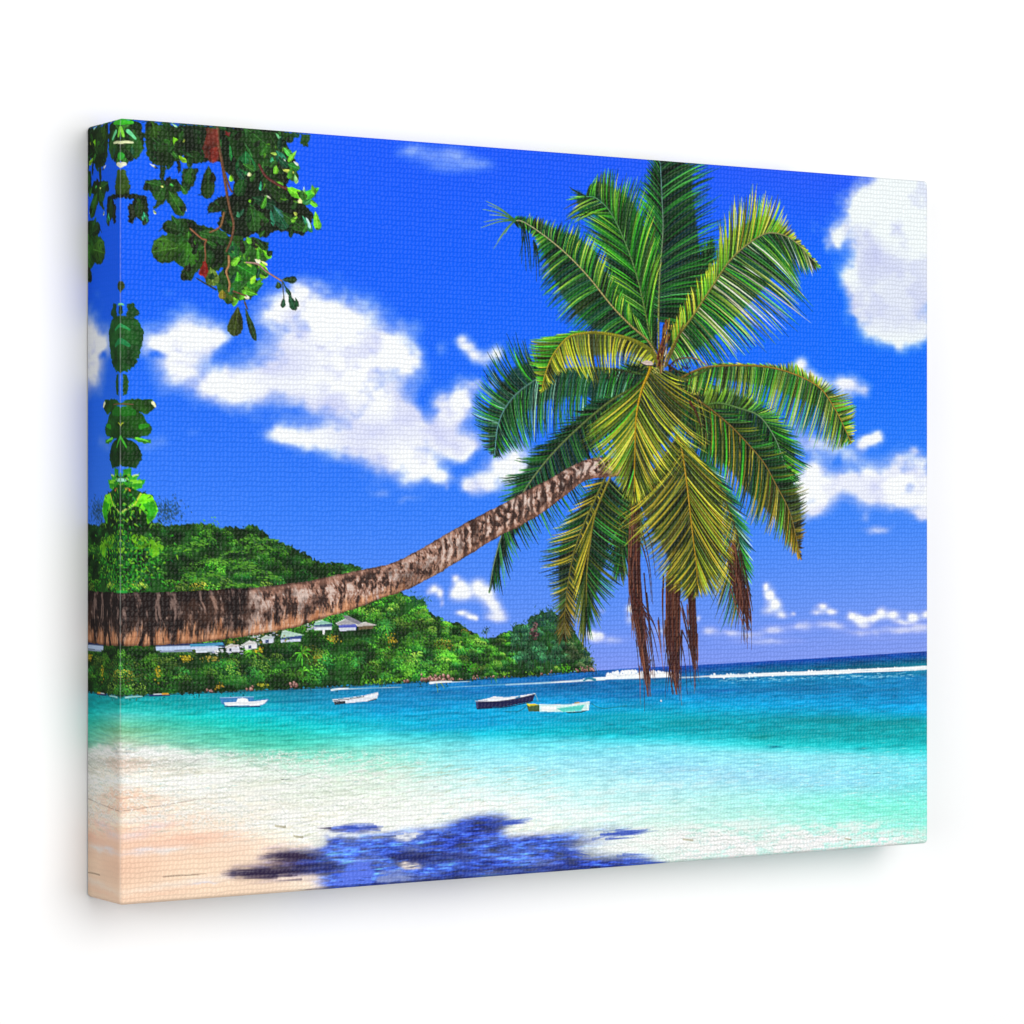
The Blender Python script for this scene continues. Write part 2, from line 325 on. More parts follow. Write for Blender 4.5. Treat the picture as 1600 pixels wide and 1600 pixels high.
shore = (YI > 1225) & (XI < bx + (F2 - .5) * 120)
ids[shore] = P_SAND

def sl_line(pts, r0, r1, col, a=1.0, pid=None): stroke(pts, r0, r1, C(*col), None, pid, a)

# surf out at sea
P_SURF = part('surf', P_SEA, 'long white breaker under the horizon')
for k in range(420):
    t = rng.random(); x = 948 + 110 * t; y = 1056 - 5 * t
    h = 8.5 * np.sin(np.pi * min(1, .12 + t * .95)) * (1 - .45 * t)
    X, Y = sheet(x, y + rng.uniform(-h, 3.0)); dab(X, Y, rng.uniform(1.2, 3.6), C(246, 250, 252), P_SURF)
sl_line([(912, 1062), (940, 1060), (1000, 1058), (1060, 1055)], 3, 4.5, (244, 250, 252), 1, P_SURF)
sl_line([(790, 1070), (850, 1067), (900, 1064), (945, 1061)], 1, 3.0, (225, 240, 248), .95, P_SURF)
sl_line([(702, 1074), (780, 1070), (860, 1066)], 1, 1.5, (150, 205, 230), .6)
for x0, x1, y0, y1, rr in ((1050, 1120, 1059, 1056, 1.6), (1110, 1200, 1057, 1054, 4.4), (1190, 1330, 1054, 1049, 5.4), (1320, 1455, 1049, 1043, 5.6)):
    sl_line([(x0, y0), ((x0 + x1) / 2, (y0 + y1) / 2 + .4), (x1, y1)], rr * .8, rr, (246, 251, 253), 1, P_SURF)
for k in range(150):
    x = rng.uniform(1110, 1451); y = np.interp(x, [1110, 1200, 1330, 1451], [1056, 1053, 1048, 1042]) + rng.normal(0, 1.1)
    X, Y = sheet(x, y + .6); dab(X, Y, rng.uniform(2.0, 4.6), C(246, 251, 253), P_SURF)
for k in range(120):
    x = rng.uniform(1120, 1430); y = np.interp(x, [1110, 1451], [1063, 1055]) + rng.normal(0, 2.0)
    X, Y = sheet(x, y); seg(X, Y, X + rng.uniform(4, 16), Y - .8, .9, .5, C(150, 215, 240), C(150, 215, 240), None, .75)
sl_line([(930, 1062), (920, 1060), (912, 1063)], 3, 2, (10, 120, 150), .8)
# deep streaks and reefs
for (x, y, w, h, col, a) in ((1130, 1078, 26, 2.2, (20, 90, 170), .5), (1235, 1076, 60, 3.5, (15, 100, 160), .5), (1400, 1078, 50, 4, (10, 105, 150), .5), (1400, 1098, 30, 3, (20, 115, 180), .5),
        (990, 1085, 60, 2.5, (20, 110, 190), .5), (960, 1120, 60, 6, (0, 160, 180), .6), (1070, 1128, 34, 7, (0, 150, 160), .7), (1290, 1124, 50, 5, (0, 140, 150), .75), (1410, 1128, 40, 5, (0, 140, 150), .75), (1190, 1150, 20, 4, (0, 140, 140), .7),
        (1210, 1166, 12, 3, (0, 130, 150), .7), (1350, 1170, 14, 3, (0, 150, 160), .7), (1400, 1167, 16, 3, (0, 130, 140), .7), (985, 1145, 12, 3, (0, 140, 190), .5), (883, 1151, 8, 1.5, (0, 130, 190), .6),
        (700, 1135, 90, 5, (0, 160, 215), .5), (570, 1098, 60, 3, (20, 120, 180), .5), (470, 1096, 60, 3, (10, 120, 160), .6), (440, 1110, 50, 3, (10, 140, 180), .5), (330, 1100, 40, 3, (5, 150, 160), .6), (680, 1100, 60, 4, (8, 130, 200), .5), (800, 1080, 60, 3, (12, 110, 180), .5)):
    X, Y = sheet(x, y); sx, _ = sheet(x + w, y); W = abs(sx - X); Hh = h * 1.6
    sl = box(X - 2.2 * W, Y - 3 * Hh, X + 2.2 * W, Y + 3 * Hh)
    q = ((AX[sl[1]][None] - X + (AY[sl[0]][:, None] - Y) * 0) / W) ** 2 + ((AY[sl[0]][:, None] - Y + R3[sl] * 14) / Hh) ** 2
    lay(sl, np.clip(np.exp(-q) * a * (1 + R2[sl] * 2.4), 0, 1), C(*col))
# shallow ripples: many thin drawn-out strokes, light and dark
for k in range(3000):
    x = rng.uniform(140, 1451); h0 = np.interp(x, HX, HY); y = h0 + rng.uniform(14, 290)
    if y > np.interp(x, [137, 187, 1451], [1404, 1412, 1316]): continue
    if x < 430 + (y - 1330) * .9 and y > 1262 and x < 520: continue
    t = (y - h0) / 290; X, Y = sheet(x, y); L = rng.uniform(8, 40) * (1.2 if t < .4 else 1.0)
    if t < .36: c = C(90, 205, 230) if rng.random() < .5 else C(0, 104, 150)
    elif t < .55: c = C(225, 250, 246) if rng.random() < .6 else C(90, 190, 205)
    else: c = C(254, 254, 250) if rng.random() < .5 else (C(140, 200, 210) if x > 640 else C(170, 192, 170))
    sk = -.02 - .05 * rng.random() if x > 700 else rng.uniform(-.12, .02)
    a_ = rng.uniform(.08, .26) * (.7 if t < .36 else (1.0 if t < .5 else 1.7)); rw = rng.uniform(.6, 1.3)
    seg(X, Y, X + L * .5, Y + L * .5 * sk, .2, rw, c, c, None, a_); seg(X + L * .5, Y + L * .5 * sk, X + L, Y + L * sk * .7, rw, .2, c, c, None, a_)
# left shallows: white lips and grey threads of the wash
for k in range(760):
    x = rng.uniform(187, 860); y = rng.uniform(1165, 1300) + (x - 187) * .06
    if y > 1230 and x < 330 and rng.random() < .7: continue
    X, Y = sheet(x, y); L = rng.uniform(12, 60); sk = rng.uniform(-.22, .03)
    c = C(253, 253, 251) if rng.random() < .55 else C(178, 190, 164)
    seg(X, Y, X + L * .5, Y + L * .5 * sk - 1, .5, 1.4, c, c, None, .4); seg(X + L * .5, Y + L * .5 * sk - 1, X + L, Y + L * sk, 1.4, .5, c, c, None, .4)
FO = fbm(34, 9, 181, 5, .62)
def froth(x, y, w, h, a, col=(250, 250, 248), lo=.42, hi=.62, tilt=.0):
    X, Y = sheet(x, y); x1, _ = sheet(x + w, y); _, y1 = sheet(x, y + h); W, Hh = abs(x1 - X), abs(y1 - Y)
    sl = box(X - 2 * W, Y - 3 * Hh, X + 2 * W, Y + 3 * Hh)
    dx_ = AX[sl[1]][None] - X; q = (dx_ / W) ** 2 + ((AY[sl[0]][:, None] - Y - dx_ * tilt + (F3[sl] - .5) * 20) / Hh) ** 2
    lay(sl, np.clip(np.exp(-q) * sstep(lo, hi, FO[sl] + np.exp(-q) * .12) * a, 0, 1), C(*col))
for q in ((205, 1173, 26, 8, .95), (240, 1176, 44, 9, .9), (290, 1186, 40, 7, .8, (250, 250, 248), .42, .62, .12), (187, 1166, 12, 7, .8), (260, 1190, 60, 6, .6, (188, 190, 178)), (290, 1196, 26, 5, .6, (190, 205, 190)), (200, 1218, 40, 10, .7), (270, 1224, 60, 12, .8), (340, 1218, 70, 14, .7), (300, 1238, 40, 8, .8), (360, 1258, 60, 18, .8), (430, 1236, 80, 20, .6), (430, 1272, 60, 16, .7), (400, 1200, 60, 8, .6), (330, 1180, 60, 6, .6), (520, 1216, 70, 8, .5), (560, 1250, 80, 12, .6), (480, 1200, 60, 5, .5), (640, 1270, 80, 12, .5), (760, 1262, 100, 12, .6), (700, 1240, 90, 8, .5), (860, 1275, 100, 12, .6), (980, 1268, 90, 10, .5), (560, 1210, 80, 7, .6), (660, 1222, 90, 7, .5), (1120, 1290, 100, 9, .7), (1240, 1296, 90, 9, .8), (1350, 1290, 60, 7, .7), (1060, 1312, 80, 12, .9), (1180, 1318, 100, 12, .9), (1320, 1308, 80, 10, .8), (900, 1240, 120, 7, .35), (1060, 1225, 120, 7, .3), (450, 1284, 50, 10, .8), (370, 1290, 50, 8, .6), (330, 1262, 40, 8, .6), (300, 1206, 40, 6, .5, (200, 196, 176)), (420, 1222, 60, 7, .4, (200, 206, 180)), (500, 1240, 80, 8, .4, (196, 208, 184)), (470, 1258, 60, 6, .4, (206, 208, 184))):
    froth(*q)
for pts, col, a in (([(187, 1268), (230, 1262), (280, 1254), (322, 1247)], (120, 90, 85), .85), ([(320, 1248), (324, 1242)], (110, 95, 95), .8), ([(310, 1186), (285, 1200), (262, 1204)], (150, 155, 150), .8), ([(197, 1170), (200, 1180), (208, 1166)], (170, 170, 180), .6), ([(440, 1218), (452, 1217)], (15, 25, 30), 1), ([(452, 1217), (470, 1213), (486, 1208)], (110, 120, 110), .7), ([(677, 1230), (684, 1229)], (50, 70, 80), .9), ([(1364, 1209), (1376, 1208)], (30, 90, 110), .8),
        ([(255, 1370), (280, 1368), (310, 1367)], (60, 35, 30), .9), ([(300, 1366.5), (322, 1365)], (130, 90, 70), .7),
        ([(700, 1148), (720, 1143), (740, 1139)], (30, 140, 180), .5), ([(600, 1166), (660, 1160), (720, 1146)], (90, 180, 190), .5), ([(1100, 1146), (1104, 1141)], (0, 110, 120), .6), ([(1146, 1091), (1150, 1089)], (20, 70, 90), .8), ([(1350, 1090), (1356, 1090)], (30, 60, 60), .8)):
    stroke(pts, .9, .7, C(*col), None, None, a * .6)
for (x, y, w, h, col, a) in ((225, 1330, 30, 5, (236, 225, 226), .8), (262, 1328, 26, 5, (244, 236, 230), .8), (215, 1305, 22, 5, (232, 214, 222), .6), (245, 1290, 20, 5, (232, 216, 226), .6), (240, 1279, 50, 4, (246, 236, 226), .8), (300, 1378, 90, 5, (250, 232, 214), .8), (315, 1381, 18, 2, (240, 234, 238), .9), (330, 1325, 60, 6, (250, 230, 208), .7), (300, 1310, 50, 5, (246, 200, 176), .6), (330, 1290, 60, 8, (252, 234, 214), .7), (200, 1355, 30, 12, (246, 204, 176), .6), (250, 1395, 50, 5, (248, 206, 178), .5), (370, 1270, 60, 12, (248, 242, 228), .7), (360, 1245, 60, 10, (244, 242, 230), .6)):
    X, Y = sheet(x, y); W, Hh = w * 2.0, h * 1.6
    sl = box(X - 2 * W, Y - 3 * Hh, X + 2 * W, Y + 3 * Hh)
    q = ((AX[sl[1]][None] - X) / W) ** 2 + ((AY[sl[0]][:, None] - Y + (AX[sl[1]][None] - X) * .07 + (F3[sl] - .5) * 14) / Hh) ** 2
    lay(sl, np.clip(np.exp(-q) * a * (1 + R2[sl] * 1.5), 0, 1), C(*col))
# lacy foam at lower right
lace = sstep(.48, .55, fbm(56, 15, 151, 5, .62))
reg = sstep(1286, 1306, YI - (XI - 1000) * .012) * sstep(1020, 1080, XI) * (1 - .5 * sstep(1380, 1440, XI)) * (YI > hor)
lay((slice(None), slice(None)), np.clip(lace * 1.2, 0, 1) * reg * .95, C(250, 248, 248))
reg2 = np.exp(-((YI - 1317 + (XI - 950) * -.03) / 16) ** 2) * sstep(880, 960, XI) * (1 - sstep(1060, 1140, XI))
lay((slice(None), slice(None)), np.clip(reg2 * (.55 + lace * .5), 0, 1), C(250, 250, 247))
th = np.abs(fbm(46, 14, 161, 4, .6) - .5) < .018
lay((slice(None), slice(None)), th * reg * .35, C(150, 205, 205))
RG = np.exp(-((fbm(44, 12, 211, 5, .6) - .5) / .022) ** 2); RG2 = np.exp(-((fbm(30, 8, 221, 4, .6) - .5) / .02) ** 2)
left_wash = sstep(1166, 1180, YI) * (1 - sstep(1262, 1300, YI - (XI - 187) * .10)) * (1 - sstep(480, 800, XI)) * (YI > hor)
right_wash = sstep(1276, 1300, YI - (XI - 1000) * .012) * sstep(860, 980, XI) * (YI > hor)
for rg, a_ in ((RG, .75), (RG2, .55)):
    for wash_, k_ in ((left_wash, 1.0), (right_wash, 1.1)):
        lay((slice(None), slice(None)), np.clip(np.roll(rg, 4, 0) * wash_ * a_ * .55 * k_, 0, 1), C(168, 186, 172))
        lay((slice(None), slice(None)), np.clip(rg * wash_ * a_ * k_, 0, 1), C(254, 254, 251))
mid_wash = sstep(.46, .6, T) * (1 - left_wash) * (1 - right_wash) * (1 - isand)
lay((slice(None), slice(None)), RG2 * mid_wash * .30, C(236, 252, 248)); lay((slice(None), slice(None)), np.roll(RG2, 3, 0) * mid_wash * .20, C(110, 185, 200))
for (x, y, w, h) in ((438, 1291, 10, 3), (466, 1307, 9, 2.5), (1075, 1312, 12, 2.5), (1325, 1311, 8, 2)):
    X, Y = sheet(x, y); seg(X - w * 1.2, Y - 2, X + w * 1.2, Y + 2, h, h * 1.2, C(196, 190, 160), C(170, 165, 140), None, .8); seg(X - w, Y - 5, X + w, Y - 2, 1.6, 1.6, C(252, 252, 248), C(252, 252, 248), None, .9)

# ---------------------------------------------------------------- shadow the palm throws on the printed beach (ink, part of the picture)
P_SHADE = part('palm_shadow', P_SAND, 'dark blue shadow of the palm drawn on the wet sand')
def shade(pts, col, a, soft, jit, seed):
    sl, m = polymask(pts, jit * .5, seed, soft)
    m = np.clip(sstep(.06, .94, m + (R1[sl] * .25 + R3[sl] * .5) * np.sqrt(np.clip(m * (1 - m) * 4, 0, 1))) * a * (1 + R2[sl] * .5 + R3[sl] * .5), 0, 1)
    rip = (R2[sl] * 1.1 + R1[sl] * .9 + R4[sl] * .5)[..., None]
    tint = sstep(430, 520, XI[sl])[..., None]
    big = sstep(.3, .7, fbm(110, 30, 171, 4, .6)[sl])[..., None]
    cc = C(*col) * big + C(36, 54, 146) * (1 - big)
    c = (C(52, 34, 62) * (1 - tint) + cc * tint) * (1 + rip * 1.1) + np.clip(rip, 0, 1) * C(70, 120, 200)
    lay(sl, m, np.clip(c, 0, 1), P_SHADE)
shade([(512, 1295), (540, 1290), (570, 1288), (592, 1291), (600, 1296), (560, 1301), (520, 1302)], (70, 84, 200), .75, 5, 5, 1)
shade([(505, 1306), (530, 1303), (580, 1306), (640, 1303), (690, 1295), (720, 1283), (755, 1276), (790, 1278), (822, 1279), (800, 1283), (785, 1290), (790, 1300), (770, 1308), (820, 1306), (870, 1302), (920, 1301), (970, 1297), (1010, 1296), (1022, 1298), (985, 1303), (975, 1307), (935, 1314), (905, 1320), (880, 1328), (912, 1335), (960, 1338), (1030, 1345), (1040, 1352), (1000, 1372), (500, 1420), (455, 1400), (490, 1391), (520, 1380), (500, 1376), (490, 1370), (440, 1372), (395, 1371), (350, 1366), (345, 1364), (370, 1359), (410, 1353), (460, 1352), (470, 1345), (430, 1344), (405, 1342), (400, 1339), (430, 1330), (470, 1328), (500, 1330), (510, 1322)],
      (64, 98, 214), .94, 19, 2, 2)
for pts, a in (([(345, 1364), (380, 1358), (440, 1354), (500, 1352), (600, 1350), (500, 1362), (420, 1371), (380, 1369)], .75), ([(400, 1339), (440, 1331), (500, 1330), (520, 1345), (460, 1346)], .55), ([(600, 1335), (640, 1330), (720, 1332), (760, 1340), (700, 1348), (620, 1350)], .55), ([(700, 1366), (800, 1352), (880, 1350), (960, 1358), (760, 1385), (600, 1398), (590, 1380), (650, 1372)], .35), ([(870, 1318), (930, 1312), (905, 1322), (870, 1326)], .35)):
    sl, m = polymask(pts, 4, 9, 5); lay(sl, np.clip(m * a * (1 + R2[sl] * 2), 0, 1), C(26, 26, 66))
for pts, col, a in (([(500, 1303), (520, 1300), (560, 1304), (562, 1308), (530, 1307), (505, 1306)], (240, 244, 244), 1.3), ([(610, 1306), (650, 1301), (665, 1304), (650, 1312), (625, 1314)], (228, 232, 240), 1.2), ([(618, 1346), (640, 1350), (664, 1355), (655, 1358), (630, 1357)], (240, 226, 214), 1.35), ([(596, 1362), (620, 1360), (650, 1368), (640, 1376), (600, 1380), (586, 1378)], (132, 148, 206), 1.0), ([(545, 1352), (575, 1345), (584, 1358), (580, 1382), (540, 1384), (520, 1384)], (92, 122, 238), .95), ([(400, 1374), (440, 1369), (490, 1367), (500, 1374), (440, 1378)], (248, 226, 210), .7), ([(790, 1310), (830, 1303), (900, 1300), (850, 1307)], (246, 242, 236), .8), ([(484, 1314), (505, 1306), (510, 1318), (500, 1326), (488, 1322)], (225, 232, 225), .8)):
    sl, m = polymask(pts, 5, 4, 4); lay(sl, np.clip(m * a * (1 + R2[sl] * 2), 0, 1), C(*col))
for (x0, y0, x1, y1, n, sp) in ((470, 1362, 345, 1366, 26, 6), (500, 1340, 400, 1338, 22, 6), (520, 1392, 460, 1396, 16, 5), (760, 1290, 826, 1280, 22, 5), (930, 1306, 1024, 1297, 26, 6), (960, 1350, 1050, 1349, 20, 8), (560, 1296, 505, 1294, 12, 3), (600, 1292, 520, 1292, 12, 4), (860, 1326, 918, 1336, 12, 4), (700, 1300, 740, 1282, 16, 6), (650, 1310, 690, 1296, 12, 5)):
    for j in range(n):
        u_ = rng.random(); px, py = x0 + (x1 - x0) * u_ * .6 + rng.normal(0, 6), y0 + (y1 - y0) * u_ * .6 + rng.normal(0, sp * (1.1 - u_))
        X, Y = sheet(px, py); ex, ey = sheet(px + (x1 - x0) * rng.uniform(.25, .5), py + (y1 - y0) * rng.uniform(.25, .5) + rng.normal(0, 1.5))
        c = C(52, 40, 70) if px < 520 else C(58, 86, 190)
        seg(X, Y, ex, ey, rng.uniform(1.5, 4.5), .4, c, c, None, rng.uniform(.25, .6))
for k in range(240):
    x = rng.uniform(480, 960); y = rng.uniform(1300, 1390)
    X, Y = sheet(x, y); ix, iy = int(X), int(Y)
    if not (0 <= ix < RW and 0 <= iy < RH) or ids[iy, ix] != P_SHADE: continue
    L = rng.uniform(8, 44); c = C(70, 120, 245) if rng.random() < .6 else C(20, 30, 90)
    seg(X, Y, X + L, Y - L * rng.uniform(-.06, .1), .5, rng.uniform(.8, 1.8), c, c, None, rng.uniform(.25, .6))

# ---------------------------------------------------------------- wooded hill
P_HILL = part('wooded_hill', None, 'printed hill of bright green trees behind the bay')
top = [(120, 818), (187, 820), (210, 816), (240, 815), (260, 822), (290, 819), (330, 818), (345, 825), (357, 822), (380, 824), (390, 820), (402, 822), (415, 832), (422, 842), (435, 846), (450, 851), (470, 861), (490, 873), (505, 879), (525, 880), (545, 880), (560, 885), (575, 895), (600, 905), (632, 930), (650, 934), (664, 939), (668, 955), (690, 968), (715, 974), (735, 985), (752, 996), (765, 997), (785, 989), (800, 986), (806, 978), (822, 976), (830, 962), (845, 956), (862, 955), (880, 965), (898, 985), (908, 1004), (922, 1022), (926, 1044)]
bot = [(928, 1049), (893, 1051), (840, 1056), (800, 1059), (750, 1061), (706, 1065), (632, 1066), (575, 1070), (522, 1073), (480, 1075), (400, 1079), (330, 1082), (260, 1085), (187, 1088), (120, 1088)]
sl_h, m_h = polymask(top + bot, 5, 77)
hillm = np.zeros((RH, RW), np.float32); hillm[sl_h] = m_h
lay((slice(None), slice(None)), hillm, C(26, 66, 22) * (1 + (F3 - .5)[..., None] * .9), P_HILL)
crowns = []
tx = np.array([p[0] for p in top]); ty = np.array([p[1] for p in top]); bX = np.array([p[0] for p in bot][::-1]); bY = np.array([p[1] for p in bot][::-1])
for k in range(760):
    x = rng.uniform(120, 928); y0 = np.interp(x, tx, ty); y1 = np.interp(x, bX, bY)
    y = y0 + 3 + (y1 - y0 - 6) * rng.random()
    crowns.append((y, x, y0, y1))
crowns.sort()
LIGHT = np.array([-.25, -.97])
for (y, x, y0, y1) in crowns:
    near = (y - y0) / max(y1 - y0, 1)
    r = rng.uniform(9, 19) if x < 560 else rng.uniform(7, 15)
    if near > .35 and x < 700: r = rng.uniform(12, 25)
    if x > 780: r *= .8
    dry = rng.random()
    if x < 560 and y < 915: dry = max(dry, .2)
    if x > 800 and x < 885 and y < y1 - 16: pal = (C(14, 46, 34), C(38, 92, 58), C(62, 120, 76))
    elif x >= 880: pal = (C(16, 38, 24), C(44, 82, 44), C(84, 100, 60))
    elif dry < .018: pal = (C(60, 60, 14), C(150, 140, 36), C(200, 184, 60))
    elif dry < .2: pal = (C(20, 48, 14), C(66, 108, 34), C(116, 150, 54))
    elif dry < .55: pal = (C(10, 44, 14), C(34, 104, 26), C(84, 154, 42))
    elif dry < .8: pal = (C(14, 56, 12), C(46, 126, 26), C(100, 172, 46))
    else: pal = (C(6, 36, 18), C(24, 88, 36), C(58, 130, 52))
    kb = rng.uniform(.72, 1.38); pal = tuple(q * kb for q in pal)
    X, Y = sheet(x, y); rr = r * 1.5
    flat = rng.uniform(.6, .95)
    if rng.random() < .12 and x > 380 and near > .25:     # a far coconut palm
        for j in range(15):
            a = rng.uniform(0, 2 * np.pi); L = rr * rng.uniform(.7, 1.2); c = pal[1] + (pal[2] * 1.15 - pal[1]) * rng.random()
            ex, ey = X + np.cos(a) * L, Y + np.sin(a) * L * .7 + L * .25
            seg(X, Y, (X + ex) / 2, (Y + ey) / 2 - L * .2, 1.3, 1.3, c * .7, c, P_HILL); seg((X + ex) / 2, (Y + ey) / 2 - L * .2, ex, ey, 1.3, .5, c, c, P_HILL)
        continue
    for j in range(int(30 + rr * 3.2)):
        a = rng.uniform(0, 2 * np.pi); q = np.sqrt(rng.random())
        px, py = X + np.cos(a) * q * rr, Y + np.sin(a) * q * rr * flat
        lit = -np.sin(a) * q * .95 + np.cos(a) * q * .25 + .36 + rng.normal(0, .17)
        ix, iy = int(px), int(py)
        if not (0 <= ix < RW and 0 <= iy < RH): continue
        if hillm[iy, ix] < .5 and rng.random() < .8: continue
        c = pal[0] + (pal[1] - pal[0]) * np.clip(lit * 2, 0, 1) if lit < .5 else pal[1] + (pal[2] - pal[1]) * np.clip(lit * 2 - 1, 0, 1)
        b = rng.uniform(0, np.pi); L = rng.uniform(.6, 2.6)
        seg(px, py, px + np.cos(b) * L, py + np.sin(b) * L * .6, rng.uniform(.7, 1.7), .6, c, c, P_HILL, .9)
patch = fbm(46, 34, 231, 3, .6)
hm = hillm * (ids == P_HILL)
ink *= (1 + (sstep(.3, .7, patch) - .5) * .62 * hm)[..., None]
# spreading umbrella trees on the upper slope
for (cx, cy, w, n) in ((405, 850, 34, 5), (350, 870, 40, 4), (380, 880, 30, 4), (345, 903, 26, 3), (365, 912, 30, 3), (310, 905, 26, 3), (410, 895, 28, 3), (300, 850, 30, 3)):
    for q in range(n):
        x, y = cx + rng.uniform(-.6, .6) * w, cy + rng.uniform(-8, 10); X, Y = sheet(x, y)
        for j in range(34):
            t = rng.uniform(-1, 1); px = X + t * w * 1.1; py = Y - (1 - t * t) * 7 + rng.uniform(0, 8)
            c = C(100, 165, 48) if rng.random() < .45 else (C(60, 128, 34) if rng.random() < .6 else C(16, 54, 18))
            seg(px, py, px + rng.uniform(2, 8), py + rng.uniform(-1, 1.5), 1.3, .7, c, c, P_HILL, .85)
for j in range(26):
    x = rng.uniform(345, 420); y = rng.uniform(845, 915); X, Y = sheet(x, y)
    seg(X, Y, X + rng.uniform(-6, 6), Y - rng.uniform(8, 18), 1.0, .5, C(120, 130, 120), C(90, 110, 90), P_HILL, .5)
# feathery headland trees, single tall tree, bare rock face
P_HEAD = P_HILL
for (cx, cy, rx, ry, n) in ((845, 968, 12, 14, 90), (858, 963, 10, 14, 80), (832, 975, 9, 12, 60), (866, 975, 8, 14, 60), (806, 988, 9, 14, 70), (820, 990, 8, 14, 60), (918, 1025, 7, 12, 50), (652, 940, 16, 9, 90), (768, 984, 0, 0, 0), (757, 989, 5, 3, 14)):
    for j in range(n):
        x, y = rng.normal(cx, rx * .55 + .01), rng.normal(cy, ry * .55 + .01); X, Y = sheet(x, y)
        c = C(26, 66, 70) if rng.random() < .4 else (C(36, 84, 56) if rng.random() < .6 else C(16, 44, 36))
        if cx < 700: c = C(34, 92, 40) if rng.random() < .6 else C(16, 60, 50)
        a = rng.uniform(-2.6, -.5); L = rng.uniform(2, 7); seg(X, Y, X + np.cos(a) * L, Y + np.sin(a) * L, 1.1, .5, c, c, P_HILL, .85)
stroke([(760, 996), (760.5, 990), (761, 984)], 1.0, .8, C(90, 120, 100), None, P_HILL)
for j in range(16):
    X, Y = sheet(rng.normal(761, 2.2), rng.normal(983, 2.0)); dab(X, Y, 1.3, C(34, 60, 50), P_HILL, .9)
for j in range(160):                                          # drooping casuarina curtains
    x = rng.uniform(800, 880); y = rng.uniform(985, 1045); X, Y = sheet(x, y); L = rng.uniform(8, 26)
    c = [C(22, 66, 46), C(44, 98, 60), C(66, 118, 74), C(10, 36, 28)][rng.integers(4)]
    seg(X, Y, X + rng.uniform(-3, 3), Y + L, 1.5, .6, c, c * .8, P_HILL, .6)
for (x, y, w, h) in ((836, 980, 6, 9), (832, 988, 5, 6), (838, 992, 4, 6)):
    for j in range(26):
        X, Y = sheet(rng.normal(x, w * .5), rng.normal(y, h * .5)); dab(X, Y, rng.uniform(1.5, 3), [C(84, 50, 56), C(140, 100, 104), C(50, 30, 34)][rng.integers(3)], P_HILL, .85)
for (x0, x1, n, s) in ((658, 708, 34, 3.6), (630, 640, 3, 3), (900, 928, 30, 2.6), (845, 862, 7, 2), (735, 790, 16, 2), (450, 463, 5, 4.5), (383, 398, 4, 3.5), (322, 332, 4, 3), (690, 735, 10, 1.8)):
    P_ROCK = part('boulder_pile', P_HILL, 'pinkish brown granite boulders at the water line')
    for j in range(n):
        x = rng.uniform(x0, x1); y = np.interp(x, bX, bY) - 1.5 - abs(rng.normal(0, s * 1.0)); X, Y = sheet(x, y)
        k = rng.uniform(.75, 1.15); r = rng.uniform(.5, 1) * s * 1.4
        dab(X + 1, Y + 1.4, r, C(58, 36, 36), P_ROCK); dab(X, Y, r * .9, C(150, 104, 96) * k, P_ROCK); dab(X - r * .2, Y - r * .35, r * .45, C(206, 166, 152) * k, P_ROCK)
for (cx, cy, w, h, col) in ((884, 1044, 14, 6, (90, 190, 30)), (790, 1052, 12, 4, (120, 190, 40)), (830, 1052, 8, 4, (110, 170, 40)), (620, 1062, 16, 5, (110, 190, 40)), (575, 1066, 10, 5, (90, 170, 30)), (590, 1065, 12, 4, (130, 190, 40)), (640, 1052, 8, 8, (120, 190, 50)), (735, 1042, 12, 9, (70, 170, 30)), (480, 1060, 10, 8, (70, 160, 40)), (410, 1070, 10, 5, (170, 170, 40)), (343, 1072, 6, 6, (190, 150, 40)), (612, 1000, 6, 12, (200, 170, 40)), (292, 1030, 10, 7, (220, 190, 40)), (246, 1050, 6, 12, (200, 180, 40)), (330, 1028, 14, 5, (170, 150, 60)), (520, 998, 8, 8, (200, 170, 50)), (405, 1016, 8, 5, (210, 180, 40)), (360, 1004, 8, 6, (150, 160, 40))):
    for j in range(int(w * h * .55)):
        X, Y = sheet(rng.normal(cx, w * .5), rng.normal(cy, h * .45)); dab(X, Y, rng.uniform(1, 2.2), C(*col) * rng.uniform(.65, 1.15), P_HILL, .85)

# villas on the slope
def villa(roof, walls, lab, rc=(150, 185, 175)):
    pid = part('villa', P_HILL, lab)
    for pts, col in walls: fill(pts, C(*col), pid)
    if roof: fill(roof, C(*rc), pid); stroke([roof[0], roof[1]], .9, .9, C(226, 238, 230), None, pid)
villa([(441, 987), (446, 985), (476, 992), (438, 997)], [([(438, 996), (472, 992), (470, 1001), (440, 1003)], (60, 80, 140)), ([(438, 1000), (470, 998), (470, 1002), (439, 1004)], (196, 205, 225))], 'villa with a pale green hipped roof, lower on the slope', (176, 206, 190))
villa([(493, 972), (503, 969), (520, 974), (490, 977)], [([(490, 976), (519, 974), (518, 984), (492, 985)], (70, 90, 130)), ([(490, 980), (519, 979), (518, 984), (491, 985)], (220, 228, 235)), ([(504, 984), (508, 984), (507, 992), (504, 991)], (225, 225, 225))], 'villa with a pale green roof and white balcony', (150, 200, 180))
villa([(525, 974), (540, 967), (560, 975), (527, 977)], [([(529, 977), (558, 975), (556, 985), (532, 985)], (90, 100, 190)), ([(529, 981), (556, 980), (556, 985), (531, 986)], (200, 206, 220))], 'villa with a grey pyramid roof', (170, 168, 172))
villa([(556, 976), (572, 972), (590, 977), (558, 979)], [([(560, 979), (584, 977), (583, 982), (561, 984)], (100, 84, 60))], 'low villa with a wide grey roof', (190, 184, 178))
fill([(536, 962), (544, 962), (566, 973), (560, 976), (540, 967)], C(132, 130, 140), P_HILL)
pid = part('villa', P_HILL, 'long white and blue building half hidden by the trunk')
